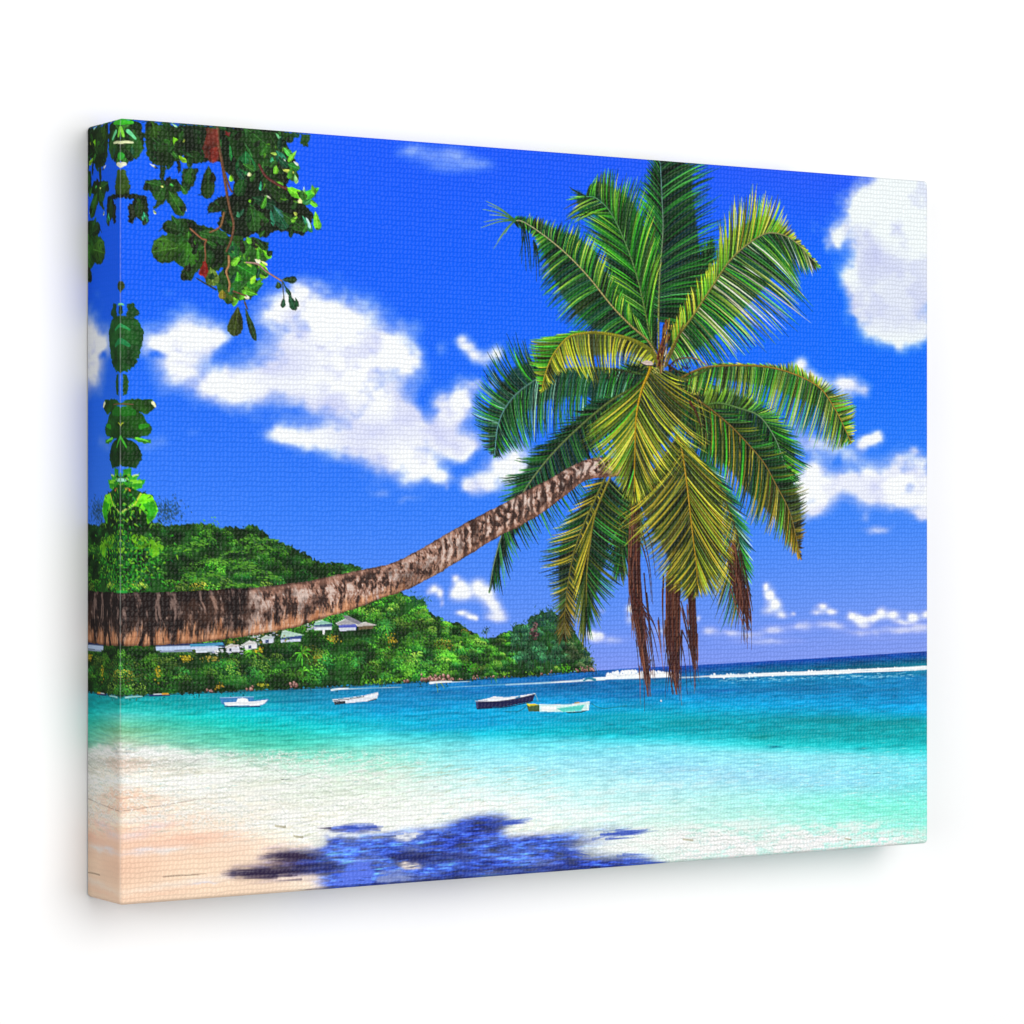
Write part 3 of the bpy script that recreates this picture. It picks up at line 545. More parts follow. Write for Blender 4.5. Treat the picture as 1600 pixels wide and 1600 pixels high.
for pts, col in (([(243, 1006), (350, 1004), (352, 1012), (244, 1013)], (40, 50, 90)), ([(243, 1010), (330, 1008), (352, 1012), (244, 1017)], (180, 200, 230)), ([(296, 1007), (348, 1004), (350, 1008), (298, 1011)], (70, 150, 190)), ([(305, 1013), (340, 1011), (342, 1018), (306, 1020)], (205, 215, 230)), ([(250, 1017), (300, 1015), (300, 1018), (250, 1019)], (150, 165, 195))):
    fill(pts, C(*col), pid)
for (x, y, w) in ((345, 1018, 12), (365, 1015, 14), (380, 1010, 14), (395, 1004, 12), (412, 1000, 12), (425, 996, 8), (375, 1020, 6), (398, 996, 10), (415, 988, 8), (490, 983, 10), (390, 992, 6), (428, 986, 6), (480, 980, 12), (335, 1020, 10)):
    for j in range(int(w * .8)):
        X, Y = sheet(rng.normal(x, w * .5), rng.normal(y, 2.0)); L = rng.uniform(2, 8)
        c = [C(236, 232, 232), C(206, 206, 222), C(150, 150, 190), C(240, 240, 236)][rng.integers(4)]
        seg(X, Y, X + L, Y - L * .12, rng.uniform(.8, 1.8), .7, c, c, P_HILL, .9)
for j in range(70):
    x = rng.uniform(350, 480); y = np.interp(x, [350, 430, 480], [1006, 988, 978]) + rng.normal(0, 7); X, Y = sheet(x, y)
    dab(X, Y, rng.uniform(1.3, 3), [C(40, 96, 30), C(20, 56, 20), C(90, 130, 40), C(150, 120, 60)][rng.integers(4)], P_HILL, .85)
villa([(352, 1011), (362, 1006), (376, 1009), (352, 1013)], [([(354, 1012), (374, 1010), (374, 1018), (355, 1020)], (214, 216, 226)), ([(358, 1013), (362, 1013), (362, 1018), (358, 1018)], (70, 80, 110))], 'small white villa just below the trunk', (196, 190, 186))
villa([(380, 1007), (390, 1001), (404, 1004), (380, 1009)], [([(382, 1008), (402, 1005), (402, 1013), (383, 1016)], (226, 226, 230)), ([(388, 1009), (393, 1008), (393, 1013), (388, 1014)], (70, 84, 120))], 'white villa on the terrace below the trunk', (206, 204, 200))
villa([(408, 998), (416, 993), (430, 996), (408, 1000)], [([(410, 999), (428, 996), (428, 1004), (411, 1006)], (206, 212, 226)), ([(415, 1000), (420, 999), (420, 1004), (415, 1005)], (60, 80, 120))], 'pale villa beside the green roofed one', (180, 196, 190))
# fine shore line under the trees
stroke([(187, 1088), (330, 1082.5), (480, 1076), (575, 1071), (660, 1066), (750, 1061.5), (840, 1056.5), (893, 1051.5), (928, 1049)], 1.6, 1.2, C(16, 50, 60), None, None, .55)
for (x0, y0, x1, y1, c, r) in ((518, 1078, 545, 1076, (225, 240, 245), 2.4), (545, 1076.5, 628, 1074, (180, 220, 235), 1.0), (672, 1067, 706, 1065, (245, 248, 250), 3.0), (706, 1066, 735, 1065, (190, 220, 235), 1.0), (196, 1090, 222, 1088, (150, 215, 215), 2.0)):
    stroke([(x0, y0), ((x0 + x1) / 2, (y0 + y1) / 2 - .6), (x1, y1)], r, r * .6, C(*c), None, None, .95)

# ---------------------------------------------------------------- moored boats
def boat(polys, lab, strokes=()):
    pid = part('boat', P_SEA, lab)
    for pts, col in polys: fill(pts, C(*col), pid)
    for pts, r, col in strokes: stroke(pts, r, r, C(*col), None, pid)
boat([([(343, 1089.5), (397, 1088.5), (396, 1094), (420, 1091.5), (421, 1093), (414, 1100), (404, 1103.5), (352, 1103), (346, 1099)], (58, 130, 190)), ([(350, 1098), (396, 1096), (419, 1093), (413, 1099.5), (404, 1102.5), (352, 1102.5)], (238, 242, 246)), ([(369, 1097), (371, 1092), (379, 1090), (387, 1092), (389, 1097)], (246, 248, 250))], 'small white and blue motor boat moored at the left', [([(351, 1104), (380, 1104.5), (406, 1104)], 1.2, (10, 60, 90)), ([(344, 1090), (370, 1089.5), (396, 1089)], .8, (160, 200, 235))])
boat([([(519, 1093), (545, 1090), (570, 1086.5), (590, 1081.5), (591.5, 1083), (589, 1092), (578, 1095), (550, 1098), (523, 1100.5)], (222, 230, 240)), ([(521, 1094), (545, 1091.5), (569, 1087.5), (569, 1090), (545, 1094), (522, 1097)], (52, 60, 80)), ([(522, 1097), (540, 1095.5), (540, 1099), (523, 1101.5)], (40, 50, 60)), ([(578, 1094), (589, 1091), (588, 1093.5), (572, 1097)], (40, 70, 100))], 'long white rowing boat moored near the wooded shore', [([(520, 1095.5), (545, 1093), (575, 1088.5), (590, 1084)], 1.0, (246, 248, 250))])
boat([([(743, 1095), (744.5, 1107.5), (790, 1104), (832.5, 1095.5), (836.5, 1083), (810, 1089), (780, 1094)], (30, 34, 76)), ([(747, 1094.5), (765, 1090.5), (772, 1088), (790, 1089.5), (809, 1087.5), (834, 1083.5), (810, 1090), (780, 1094.5)], (232, 238, 246)), ([(744, 1095.5), (746, 1095.5), (746.5, 1106), (745, 1107)], (70, 80, 130))], 'dark navy boat with a white deck', [([(743, 1095.5), (780, 1094.5), (812, 1089.5), (836, 1083.5)], 1.0, (240, 244, 250)), ([(746, 1108), (790, 1104.8), (830, 1097)], 1.0, (10, 50, 80)), ([(812, 1089), (806, 1091)], 1.6, (30, 110, 160))])
boat([([(823, 1102), (842, 1101), (890, 1100.5), (921.5, 1096), (920, 1109.5), (888, 1112.5), (842, 1112), (826, 1111.5)], (205, 240, 238)), ([(823, 1102), (843, 1101.5), (843, 1112), (826, 1111.5)], (70, 96, 60)), ([(870, 1107), (914, 1101), (908, 1110), (880, 1112.5)], (92, 214, 200)), ([(845, 1103.5), (870, 1104), (868, 1110), (846, 1111)], (246, 250, 248)), ([(822, 1099.5), (836, 1099.5), (842, 1101.5), (826, 1103.5)], (222, 212, 50)), ([(884, 1113), (900, 1112), (920, 1110), (908, 1113.5), (888, 1114.5)], (20, 60, 50))], 'white boat with a yellow motor, aqua hull side', [([(843, 1101), (890, 1101), (921, 1096.5)], 1.0, (246, 250, 250)), ([(898, 1098.5), (905, 1097.5)], 1.4, (190, 150, 80)), ([(917, 1098), (919, 1109)], 1.4, (240, 246, 246))])
boat([([(232, 1086), (266, 1084.5), (266, 1087.5), (234, 1088.5)], (30, 56, 110)), ([(252, 1083.5), (262, 1082.5), (265, 1085), (253, 1086)], (226, 160, 50))], 'distant low boat with an orange cover', [([(240, 1085), (252, 1084.5)], 1.0, (200, 210, 220))])
P_BUOY = part('buoy', P_SEA, 'tiny white mooring buoy')
X, Y = sheet(1033, 1095); dab(X, Y, 2.6, C(245, 250, 250), P_BUOY); seg(X - 3, Y + 3, X + 3, Y + 3, 1, 1, C(10, 110, 160), C(10, 110, 160), None, .6)
for pts, col, a in (([(836, 1084), (838, 1088), (841, 1096)], (160, 180, 180), .6), ([(924, 1099), (932, 1104), (945, 1107), (960, 1105), (980, 1102)], (30, 120, 120), .7), ([(822, 1104), (815, 1109), (806, 1113)], (20, 80, 90), .7), ([(806, 1111), (790, 1112), (798, 1113)], (20, 110, 130), .5)):
    stroke(pts, .9, .9, C(*col), None, None, a)

# ---------------------------------------------------------------- the palm
P_PALM = part('palm_tree', None, 'coconut palm leaning far out over the printed beach')
DKG = [((8, 30, 14), (14, 52, 18)), ((12, 52, 18), (28, 92, 30)), ((20, 70, 22), (50, 130, 40)), ((6, 26, 16), (20, 80, 44))]
GRN = [((10, 54, 14), (34, 124, 26)), ((26, 100, 20), (70, 176, 38)), ((34, 120, 24), (124, 206, 46)), ((8, 38, 14), (20, 84, 30)), ((44, 104, 24), (170, 214, 60))]
YEL = [((140, 134, 30), (224, 214, 44)), ((100, 124, 30), (176, 190, 44)), ((60, 80, 20), (150, 160, 40)), ((34, 54, 16), (80, 100, 26)), ((150, 140, 50), (232, 214, 60))]
OLV = [((40, 56, 14), (104, 112, 30)), ((24, 44, 14), (70, 96, 26)), ((90, 92, 26), (170, 150, 40)), ((14, 32, 12), (40, 66, 20)), ((120, 110, 30), (196, 172, 50))]
MIX = GRN + [((90, 110, 40), (206, 206, 120)), ((60, 100, 30), (170, 190, 60))]
TEA = [((10, 50, 34), (30, 110, 90)), ((14, 60, 30), (60, 140, 100)), ((8, 34, 24), (20, 80, 60)), ((60, 110, 80), (150, 200, 180))]
BRN = [((60, 28, 20), (98, 52, 40)), ((40, 18, 14), (72, 36, 28)), ((98, 56, 42), (140, 88, 66)), ((44, 24, 24), (76, 50, 58))]
def ctip(tips, t):
    tt = [q[0] for q in tips]
    return np.interp(t, tt, [q[1] for q in tips]), np.interp(t, tt, [q[2] for q in tips])
def frond(rib, A, B, pa, pb=None, ur=.5, n=56, w=1.75, ribc=((120, 120, 40), (150, 150, 70)), ribw=(3.4, 1.0), jit=.09, lab=None, bend=.45, droop=0.0, name='frond', skipA=0, gaps=.03, pale=.16, under=None, grad=None):
    pid = part(name, P_PALM, lab)
    p = smooth(rib, 10); d = np.r_[0, np.cumsum(np.hypot(*np.diff(p, axis=0).T))]; d /= d[-1]
    pb = pb or pa
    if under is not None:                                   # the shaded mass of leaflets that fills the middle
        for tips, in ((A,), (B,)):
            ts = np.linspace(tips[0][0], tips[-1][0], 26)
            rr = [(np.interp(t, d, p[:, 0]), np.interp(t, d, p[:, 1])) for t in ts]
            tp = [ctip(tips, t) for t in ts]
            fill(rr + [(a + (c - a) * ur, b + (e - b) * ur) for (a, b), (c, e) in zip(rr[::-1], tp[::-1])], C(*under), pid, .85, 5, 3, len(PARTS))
    jobs = []
    for side, tips, pal in ((0, A, pa), (1, B, pb)):
        m = int(n * 1.45 * (tips[-1][0] - tips[0][0]))
        for i in range(m):
            t = tips[0][0] + (tips[-1][0] - tips[0][0]) * (i + rng.uniform(-.3, .3)) / max(m - 1, 1)
            jobs.append((float(np.clip(t, 0, 1)), tips, pal))
    rng.shuffle(jobs)
    jobs = sorted(jobs, key=lambda q: q[0] + rng.uniform(-.12, .12))
    for t, tips, pal in jobs:
        if rng.random() < gaps: continue
        bx_, by_ = np.interp(t, d, p[:, 0]), np.interp(t, d, p[:, 1])
        gx, gy = np.interp(min(t + .03, 1), d, p[:, 0]) - np.interp(max(t - .03, 0), d, p[:, 0]), np.interp(min(t + .03, 1), d, p[:, 1]) - np.interp(max(t - .03, 0), d, p[:, 1])
        ex, ey = ctip(tips, t); s = 1 + rng.normal(0, jit)
        if rng.random() < .12: s *= rng.uniform(.7, .95)
        ex, ey = bx_ + (ex - bx_) * s + rng.normal(0, 1.3), by_ + (ey - by_) * s + rng.normal(0, 1.3)
        L = np.hypot(ex - bx_, ey - by_); g = np.hypot(gx, gy) + 1e-6
        bb = bend * rng.uniform(.05, .4); mx = bx_ + .5 * (ex - bx_) + bb * L * gx / g; my = by_ + .5 * (ey - by_) + bb * L * gy / g - droop * L
        c0, c1 = pal[rng.integers(len(pal))]; k = rng.uniform(.85, 1.5)
        c0, c1 = C(*c0) * k, np.clip(C(*c1) * k, 0, 1)
        if grad is not None:
            gg = grad(t); c0 = c0 * (1 - gg[0]) + C(*gg[1]) * gg[0] * .6; c1 = c1 * (1 - gg[0]) + C(*gg[1]) * gg[0]
        if rng.random() < .3: c0, c1 = c0 * .35, c1 * .38
        q = []
        for v in (0, .25, .5, .75, 1):
            q.append(((1 - v) ** 2 * bx_ + 2 * v * (1 - v) * mx + v * v * ex, (1 - v) ** 2 * by_ + 2 * v * (1 - v) * my + v * v * ey))
        q = np.array(q); X, Y = sheet(q[:, 0], q[:, 1]); ww = w * rng.uniform(.62, 1.15); R = [ww * .7, ww, ww * .95, ww * .7, .3]
        for j in range(4):
            f, h = j / 4, (j + 1) / 4
            seg(X[j], Y[j], X[j + 1], Y[j + 1], R[j], R[j + 1], c0 + (c1 - c0) * f, c0 + (c1 - c0) * h, pid)
        if rng.random() < pale:                              # sky-lit edge of a leaflet
            hc = np.clip(c1 * .6 + C(150, 190, 170) * .5, 0, 1)
            for j in range(3): seg(X[j] + ww * .5, Y[j] - ww * .4, X[j + 1] + ww * .5, Y[j + 1] - ww * .4, .6, .6, hc, hc, pid, .7)
    X, Y = sheet(p[:, 0], p[:, 1])
    for i in range(len(X) - 1):
        f = i / (len(X) - 1); r = ribw[0] + (ribw[1] - ribw[0]) * f
        c = C(*ribc[0]) + (C(*ribc[1]) - C(*ribc[0])) * f
        seg(X[i], Y[i], X[i + 1], Y[i + 1], r, r, c * .6, c * .6, pid); seg(X[i] - r * .25, Y[i] - r * .3, X[i + 1] - r * .25, Y[i + 1] - r * .3, r * .55, r * .55, c, c, pid)
    return pid

for rb, A_, B_, lb in (([(1036, 562), (1060, 500), (1092, 430), (1112, 380)], [(.1, 1040, 470), (.5, 1070, 400), (1, 1112, 372)], [(.1, 1090, 530), (.5, 1130, 440), (1, 1116, 374)], 'dark inner frond at the upper right of the crown'),
        ([(1034, 562), (1006, 505), (985, 450), (975, 400)], [(.1, 985, 545), (.5, 950, 470), (1, 972, 394)], [(.1, 1030, 480), (.5, 1016, 420), (1, 978, 392)], 'dark inner frond at the upper left of the crown'),
        ([(1034, 566), (990, 585), (945, 620), (905, 660)], [(.1, 985, 560), (.5, 935, 590), (1, 898, 662)], [(.1, 1000, 660), (.5, 950, 690), (1, 902, 668)], 'dark inner frond at the lower left of the crown'),
        ([(1038, 566), (1080, 600), (1115, 660), (1135, 720)], [(.05, 1030, 680), (.5, 1085, 740), (1, 1138, 730)], [(.1, 1110, 590), (.5, 1150, 650), (1, 1140, 728)], 'dark inner frond at the lower right of the crown')):
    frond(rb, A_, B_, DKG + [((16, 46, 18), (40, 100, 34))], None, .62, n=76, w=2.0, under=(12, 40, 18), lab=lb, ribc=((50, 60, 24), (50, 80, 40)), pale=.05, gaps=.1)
frond([(1030, 560), (1029, 500), (1031, 430), (1036, 360), (1034, 300), (1031, 240)],
      [(.2, 990, 490), (.32, 980, 430), (.46, 985, 372), (.58, 998, 325), (.72, 1000, 292), (.85, 1012, 258), (1, 1028, 215)],
      [(.18, 1072, 515), (.28, 1112, 470), (.38, 1121, 410), (.48, 1123, 358), (.58, 1112, 318), (.7, 1108, 290), (.82, 1106, 258), (.92, 1090, 235), (1, 1060, 215)],
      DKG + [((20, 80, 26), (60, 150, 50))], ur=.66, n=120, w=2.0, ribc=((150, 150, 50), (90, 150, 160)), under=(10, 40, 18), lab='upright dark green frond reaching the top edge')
frond([(1024, 562), (1014, 515), (1000, 450), (985, 400), (965, 352), (948, 324), (930, 309), (916, 307)],
      [(.1, 1020, 460), (.25, 1034, 400), (.4, 1026, 355), (.55, 1012, 310), (.68, 992, 282), (.8, 962, 273), (.92, 940, 268), (1, 925, 285)],
      [(.1, 970, 490), (.3, 935, 440), (.48, 919, 372), (.62, 915, 345), (.76, 918, 320), (.86, 898, 345), (.94, 885, 338), (1, 893, 292)],
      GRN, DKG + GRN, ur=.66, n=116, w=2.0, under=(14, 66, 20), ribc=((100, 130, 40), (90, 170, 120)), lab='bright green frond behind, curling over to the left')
P_F3 = frond([(1030, 562), (1012, 532), (987, 510), (956, 478), (919, 432), (881, 393), (842, 362), (816, 346), (803, 345)],
      [(.05, 1000, 505), (.2, 986, 482), (.35, 966, 446), (.45, 951, 405), (.55, 933, 373), (.62, 915, 360), (.68, 903, 349), (.74, 884, 350), (.8, 865, 348), (.87, 845, 337), (.93, 828, 337), (1, 808, 338)],
      [(.05, 1000, 550), (.2, 958, 534), (.33, 908, 526), (.45, 878, 500), (.55, 855, 470), (.65, 849, 445), (.75, 842, 408), (.85, 834, 372), (.94, 824, 360), (1, 812, 356)],
      GRN + [((70, 110, 30), (170, 200, 60))], GRN + DKG, ur=.68, n=136, w=1.9, under=(12, 56, 18), ribc=((170, 150, 70), (190, 200, 150)), lab='long green frond reaching out to the upper left')
for (x, y) in ((759, 314), (754, 327), (756, 347), (751, 356), (771, 389), (777, 377), (789, 366), (765, 336), (762, 320)):
    stroke([(805, 344), ((805 + x) / 2, (344 + y) / 2 - 3), (x, y)], 2.2, .5, C(40, 96, 40), C(150, 190, 110), P_F3)
for (x0, y0, x1, y1) in ((815, 350, 815, 412), (817, 350, 822, 424), (819, 352, 828, 420), (820, 355, 812, 400), (824, 356, 830, 425), (836, 380, 838, 440), (838, 384, 843, 432), (834, 376, 833, 420)):
    stroke([(x0, y0), ((x0 + x1) / 2 + 1, (y0 + y1) / 2), (x1, y1)], 2.4, .5, C(10, 40, 20), C(20, 60, 30), P_F3)
frond([(1018, 588), (960, 577), (900, 575), (865, 582), (840, 592), (809, 614), (788, 640), (777, 671), (773, 712)],
      [(.42, 872, 540), (.5, 842, 536), (.57, 805, 531), (.63, 779, 541), (.7, 761, 573), (.78, 742, 616), (.86, 742, 657), (.94, 752, 695), (1, 772, 716)],
      [(.04, 985, 645), (.15, 955, 666), (.3, 912, 676), (.45, 862, 674), (.55, 836, 682), (.65, 826, 692), (.75, 812, 697), (.85, 800, 704), (.95, 782, 713), (1, 774, 716)],
      TEA + GRN[:2] + DKG, DKG + GRN[:2] + TEA, ur=.45, n=150, w=1.9, under=(14, 52, 26), ribc=((60, 90, 30), (110, 180, 190)), bend=.5, lab='green frond fanning out low on the left', pale=.3)
frond([(990, 606), (951, 629), (897, 675), (853, 721), (818, 769), (790, 820), (772, 880), (765, 924)],
      [(.08, 940, 618), (.2, 880, 655), (.3, 851, 690), (.38, 825, 706), (.45, 806, 722), (.52, 781, 758), (.6, 779, 787), (.68, 790, 815)],
      [(.08, 985, 680), (.2, 955, 722), (.3, 930, 760), (.4, 905, 792), (.5, 872, 816), (.58, 848, 836), (.66, 828, 852), (.74, 806, 868), (.84, 783, 924), (.94, 768, 922), (1, 765, 926)],
      DKG, DKG + [((30, 70, 24), (60, 130, 60))], n=92, w=2.2, under=(10, 36, 20), ribc=((90, 110, 40), (140, 170, 130)), lab='dark frond hanging behind the trunk', jit=.12)
frond([(1000, 700), (988, 760), (975, 830), (968, 880)], [(0, 960, 740), (.3, 950, 800), (.7, 945, 870), (1, 962, 910)], [(0, 1030, 760), (.3, 1010, 830), (.6, 998, 870), (1, 972, 915)], OLV[:2] + DKG, n=60, w=2.0, under=(16, 32, 14), lab='shaded frond under the crown', ribc=((50, 60, 20), (60, 80, 30)))
frond([(950, 738), (921, 800), (899, 856), (887, 916), (880, 990)],
      [(.04, 918, 752), (.2, 882, 812), (.38, 856, 845), (.48, 846, 870), (.58, 852, 892), (.7, 861, 920), (.82, 866, 960), (1, 872, 1012)],
      [(.05, 965, 770), (.3, 945, 850), (.55, 925, 905), (.8, 905, 965), (1, 884, 1010)],
      DKG + OLV, OLV, n=84, w=2.0, under=(18, 40, 16), ribc=((120, 124, 40), (120, 110, 40)), lab='olive frond hanging below the trunk', grad=lambda t: (max(0, t - .62) * 2.0, (120, 80, 30)))
frond([(958, 736), (931, 800), (922, 850), (917, 894), (916, 948)],
      [(.2, 905, 850), (.5, 896, 920), (.8, 905, 996), (1, 914, 1012)],
      [(.06, 988, 780), (.25, 988, 825), (.42, 978, 857), (.58, 971, 895), (.72, 958, 926), (.88, 936, 968), (1, 918, 1012)],
      OLV, DKG + OLV[:2], n=84, w=2.0, under=(20, 44, 18), ribc=((150, 140, 40), (130, 124, 40)), lab='second olive frond hanging below the trunk')

# dead fronds
def dead(axis, wid, strands, lab):
    pid = part('dead_frond', P_PALM, lab)
    p = smooth(axis, 10); n = len(p)
    for k in range(strands):
        o = rng.normal(0, .42); s0 = int(rng.uniform(0, .55) * n); s1 = int(min(n - 1, s0 + rng.uniform(.3, .6) * n))
        c0, c1 = BRN[rng.integers(4)]; c0, c1 = C(*c0) * rng.uniform(.8, 1.2), C(*c1) * rng.uniform(.8, 1.2)
        pts = []
        for f in (0, .35, .7, 1):
            i = int(s0 + (s1 - s0) * f); w_ = np.interp(i / n, np.linspace(0, 1, len(wid)), wid)
            pts.append((p[i, 0] + o * w_ + (rng.normal(0, 1.5) if f == 1 else 0), p[i, 1]))
        stroke(pts, 2.1, .6, c0, c1, pid)
    for k in range(strands // 4):
        i = int(rng.uniform(.1, .85) * n); w_ = np.interp(i / n, np.linspace(0, 1, len(wid)), wid); o = rng.normal(0, .5)
        c0, c1 = BRN[rng.integers(4)]; L = rng.uniform(24, 70); dx_ = rng.normal(0, .09) * L
        x, y = p[i, 0] + o * w_, p[i, 1]; stroke([(x, y), (x + dx_ * .6, y + L * .5), (x + dx_, y + L)], 1.5, .4, C(*c0), C(*c1), pid)
dead([(992, 775), (993, 830), (992, 890), (996, 950), (1003, 1000), (1010, 1050), (1014, 1088)], [8, 9, 11, 12, 10, 9, 4], 120, 'brown withered frond hanging at the left')
pid = len(PARTS) - 1
for (x0, y0, x1, y1) in ((1004, 830, 1020, 944), (1003, 850, 1018, 940), (1008, 820, 1024, 900), (1002, 940, 1033, 1010), (1000, 945, 1028, 1025), (1003, 950, 1032, 1005), (1001, 955, 1024, 1045), (1000, 960, 1020, 1040), (1002, 945, 1030, 1035)):
    stroke([(x0, y0), ((x0 + x1) / 2 + 3, (y0 + y1) / 2 - 4), (x1, y1)], 2.0, .5, C(70, 36, 34), C(60, 40, 60), pid)
for k in range(40):
    x, y = rng.normal(996, 5), rng.normal(945, 10); X, Y = sheet(x, y); dab(X, Y, rng.uniform(1.5, 3.5), C(80, 38, 32) * rng.uniform(.6, 1.2), pid)
dead([(1052, 880), (1050, 930), (1050, 980), (1052, 1030), (1058, 1085)], [16, 17, 16, 13, 6], 150, 'broad brown withered frond in the middle')
pid = len(PARTS) - 1
for (x0, y0, x1, y1) in ((1044, 960, 1039, 1090), (1046, 1000, 1043, 1080), (1050, 1000, 1062, 1095), (1064, 940, 1088, 1050), (1066, 950, 1080, 1070), (1068, 960, 1086, 1075), (1062, 990, 1074, 1085), (1066, 985, 1089, 1060)):
    stroke([(x0, y0), ((x0 + x1) / 2 + 2, (y0 + y1) / 2 - 4), (x1, y1)], 1.8, .5, C(70, 34, 32), C(50, 30, 36), pid)
dead([(1080, 910), (1082, 960), (1084, 1010), (1088, 1050)], [8, 8, 6, 3], 50, 'narrow brown withered frond beside the broad one')

# ------- trunk
tu = np.array([(100, 927), (187, 926), (240, 925), (300, 923.5), (325, 922), (350, 920), (400, 918), (450, 912), (481, 908), (522, 899), (562, 891), (601, 883), (638, 868.5), (669, 851), (700, 832.5), (752, 804), (787, 786.5), (818, 769), (853, 751.5), (886, 732), (914, 719), (934, 715), (955, 715), (980, 717), (1004, 718)], float)
tl = np.array([(100, 1009), (187, 1009), (237, 1009.5), (275, 1006), (315, 1004), (350, 999), (392, 993), (437, 985), (466, 979), (492, 969), (540, 956), (592, 936), (632, 923), (680, 899), (717, 876), (763, 848), (787, 834.5), (818, 819), (853, 797.5), (888, 771), (914, 751.5), (936, 747), (955, 745), (980, 742), (1004, 738)], float)
su, sl2 = smooth(tu, 8), smooth(tl, 8)
def resamp(p, n):
    d = np.r_[0, np.cumsum(np.hypot(*np.diff(p, axis=0).T))]; d /= d[-1]; t = np.linspace(0, 1, n)
    return np.c_[np.interp(t, d, p[:, 0]), np.interp(t, d, p[:, 1])]
tu, tl = resamp(su, 260), resamp(sl2, 260)
UX, UY = sheet(tu[:, 0], tu[:, 1]); LX, LY = sheet(tl[:, 0], tl[:, 1])
ridge = np.random.default_rng(3).normal(0, 1, 260); ridge = np.convolve(ridge, np.ones(3) / 3, 'same') * 1.3
nx, ny = (UX - LX), (UY - LY); nl = np.hypot(nx, ny); LX2, LY2 = LX - nx / nl * ridge, LY - ny / nl * ridge; UX2, UY2 = UX + nx / nl * ridge[::-1] * .7, UY + ny / nl * ridge[::-1] * .7
sl, m = polymask(np.r_[np.c_[UX2, UY2], np.c_[LX2, LY2][::-1]], 1, 5, 0, raw=True)
MX, MY = (UX + LX) / 2, (UY + LY) / 2; SC = np.r_[0, np.cumsum(np.hypot(np.diff(MX), np.diff(MY)))]
xx, yy = AX[sl[1]][None, :], AY[sl[0]][:, None]
S = np.zeros(m.shape, np.float32); Rr = np.zeros(m.shape, np.float32); best = np.full(m.shape, 1e9, np.float32)
for i in range(0, 259):
    # which cross-section of the trunk a dot lies on
    y_lo, y_hi = min(UY[i], LY[i], UY[i + 1], LY[i + 1]) - 8, max(UY[i], LY[i], UY[i + 1], LY[i + 1]) + 8
    x_lo, x_hi = min(UX[i], LX[i], UX[i + 1], LX[i + 1]) - 10, max(UX[i], LX[i], UX[i + 1], LX[i + 1]) + 10
    a0, a1 = max(0, int(y_lo) - sl[0].start), min(m.shape[0], int(y_hi) - sl[0].start + 1); b0, b1 = max(0, int(x_lo) - sl[1].start), min(m.shape[1], int(x_hi) - sl[1].start + 1)
    if a1 <= a0 or b1 <= b0: continue
    X = xx[:, b0:b1] - (UX[i] + UX[i + 1]) / 2; Y = yy[a0:a1] - (UY[i] + UY[i + 1]) / 2
    vx, vy = (LX[i] + LX[i + 1] - UX[i] - UX[i + 1]) / 2, (LY[i] + LY[i + 1] - UY[i] - UY[i + 1]) / 2; L2 = vx * vx + vy * vy
    r = (X * vx + Y * vy) / L2; off = (X * -vy + Y * vx) / np.sqrt(L2); d = np.abs(off)
    bs = best[a0:a1, b0:b1]; k = d < bs
    bs[k] = d[k]; S[a0:a1, b0:b1][k] = ((SC[i] + SC[i + 1]) / 2 - off)[k]; Rr[a0:a1, b0:b1][k] = r[k]
Rr = np.clip(Rr, 0, 1)
def samp(seed, ss, rs, octv=4, gain=.55):                     # noise laid along the trunk: ss along, rs across
    out = 0; a = 1; tot = 0
    for o in range(octv):
        g = np.random.default_rng(seed + o).random((400, 4000)).astype(np.float32)
        fs, fr = S / ss + 3, Rr * 100 / rs + 3; i, j = fs.astype(int) % 3990, fr.astype(int) % 390; t, q = fs - np.floor(fs), fr - np.floor(fr)
        t = t * t * (3 - 2 * t); q = q * q * (3 - 2 * q)
        out = out + a * ((g[j, i] * (1 - t) + g[j, i + 1] * t) * (1 - q) + (g[j + 1, i] * (1 - t) + g[j + 1, i + 1] * t) * q); tot += a; a *= gain; ss /= 2; rs /= 2
    return out / tot
PXT = XI[sl]
slant = (Rr - .5) ** 2 * 26
S0 = S; S = S0 + slant + (samp(900, 60, 40, 2) - .5) * 16
n1 = samp(910, 44, 34, 5, .6); n2 = samp(920, 10, 20, 4, .68); n3 = samp(930, 90, 60, 4); n4 = samp(940, 4, 7, 3, .7); n5 = samp(945, 9, 130, 3, .6)
ring = (np.sin(S / 4.6 + (samp(950, 40, 30, 3) - .5) * 9) * .5 + .5)
left = 1 - sstep(372, 430, PXT + (n3 - .5) * 120 + (n1 - .5) * 60)
far = sstep(640, 760, PXT)
v = np.clip((n1 - .5) * 1.5 + (n2 - .5) * 1.7 + (n4 - .5) * .9 + (n5 - .5) * .7 + .52 + (ring - .5) * (.16 + .6 * far), 0, 1)
dark, mid, pale, tan = C(58, 42, 38), C(162, 120, 102), C(214, 190, 178), C(214, 150, 108)
base = np.where(v[..., None] < .5, dark + (mid - dark) * sstep(.20, .54, v)[..., None], mid + (pale - mid) * sstep(.56, .9, v)[..., None])
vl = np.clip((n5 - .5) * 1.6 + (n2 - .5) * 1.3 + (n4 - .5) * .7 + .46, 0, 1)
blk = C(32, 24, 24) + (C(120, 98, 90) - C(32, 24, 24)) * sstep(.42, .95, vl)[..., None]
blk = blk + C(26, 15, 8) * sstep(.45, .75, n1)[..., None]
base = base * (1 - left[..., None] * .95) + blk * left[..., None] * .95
# dark stains
st = sstep(.55, .72, n3 * .6 + n2 * .4) * (1 - left) * (1 - .3 * far); base = base * (1 - .62 * st[..., None]) + C(44, 32, 30) * .62 * st[..., None]
wp = sstep(.60, .74, samp(960, 34, 90, 3)) * sstep(700, 760, PXT) * (1 - sstep(.55, .95, Rr)); base = base * (1 - .6 * wp[..., None]) + C(236, 222, 212) * .6 * wp[..., None]
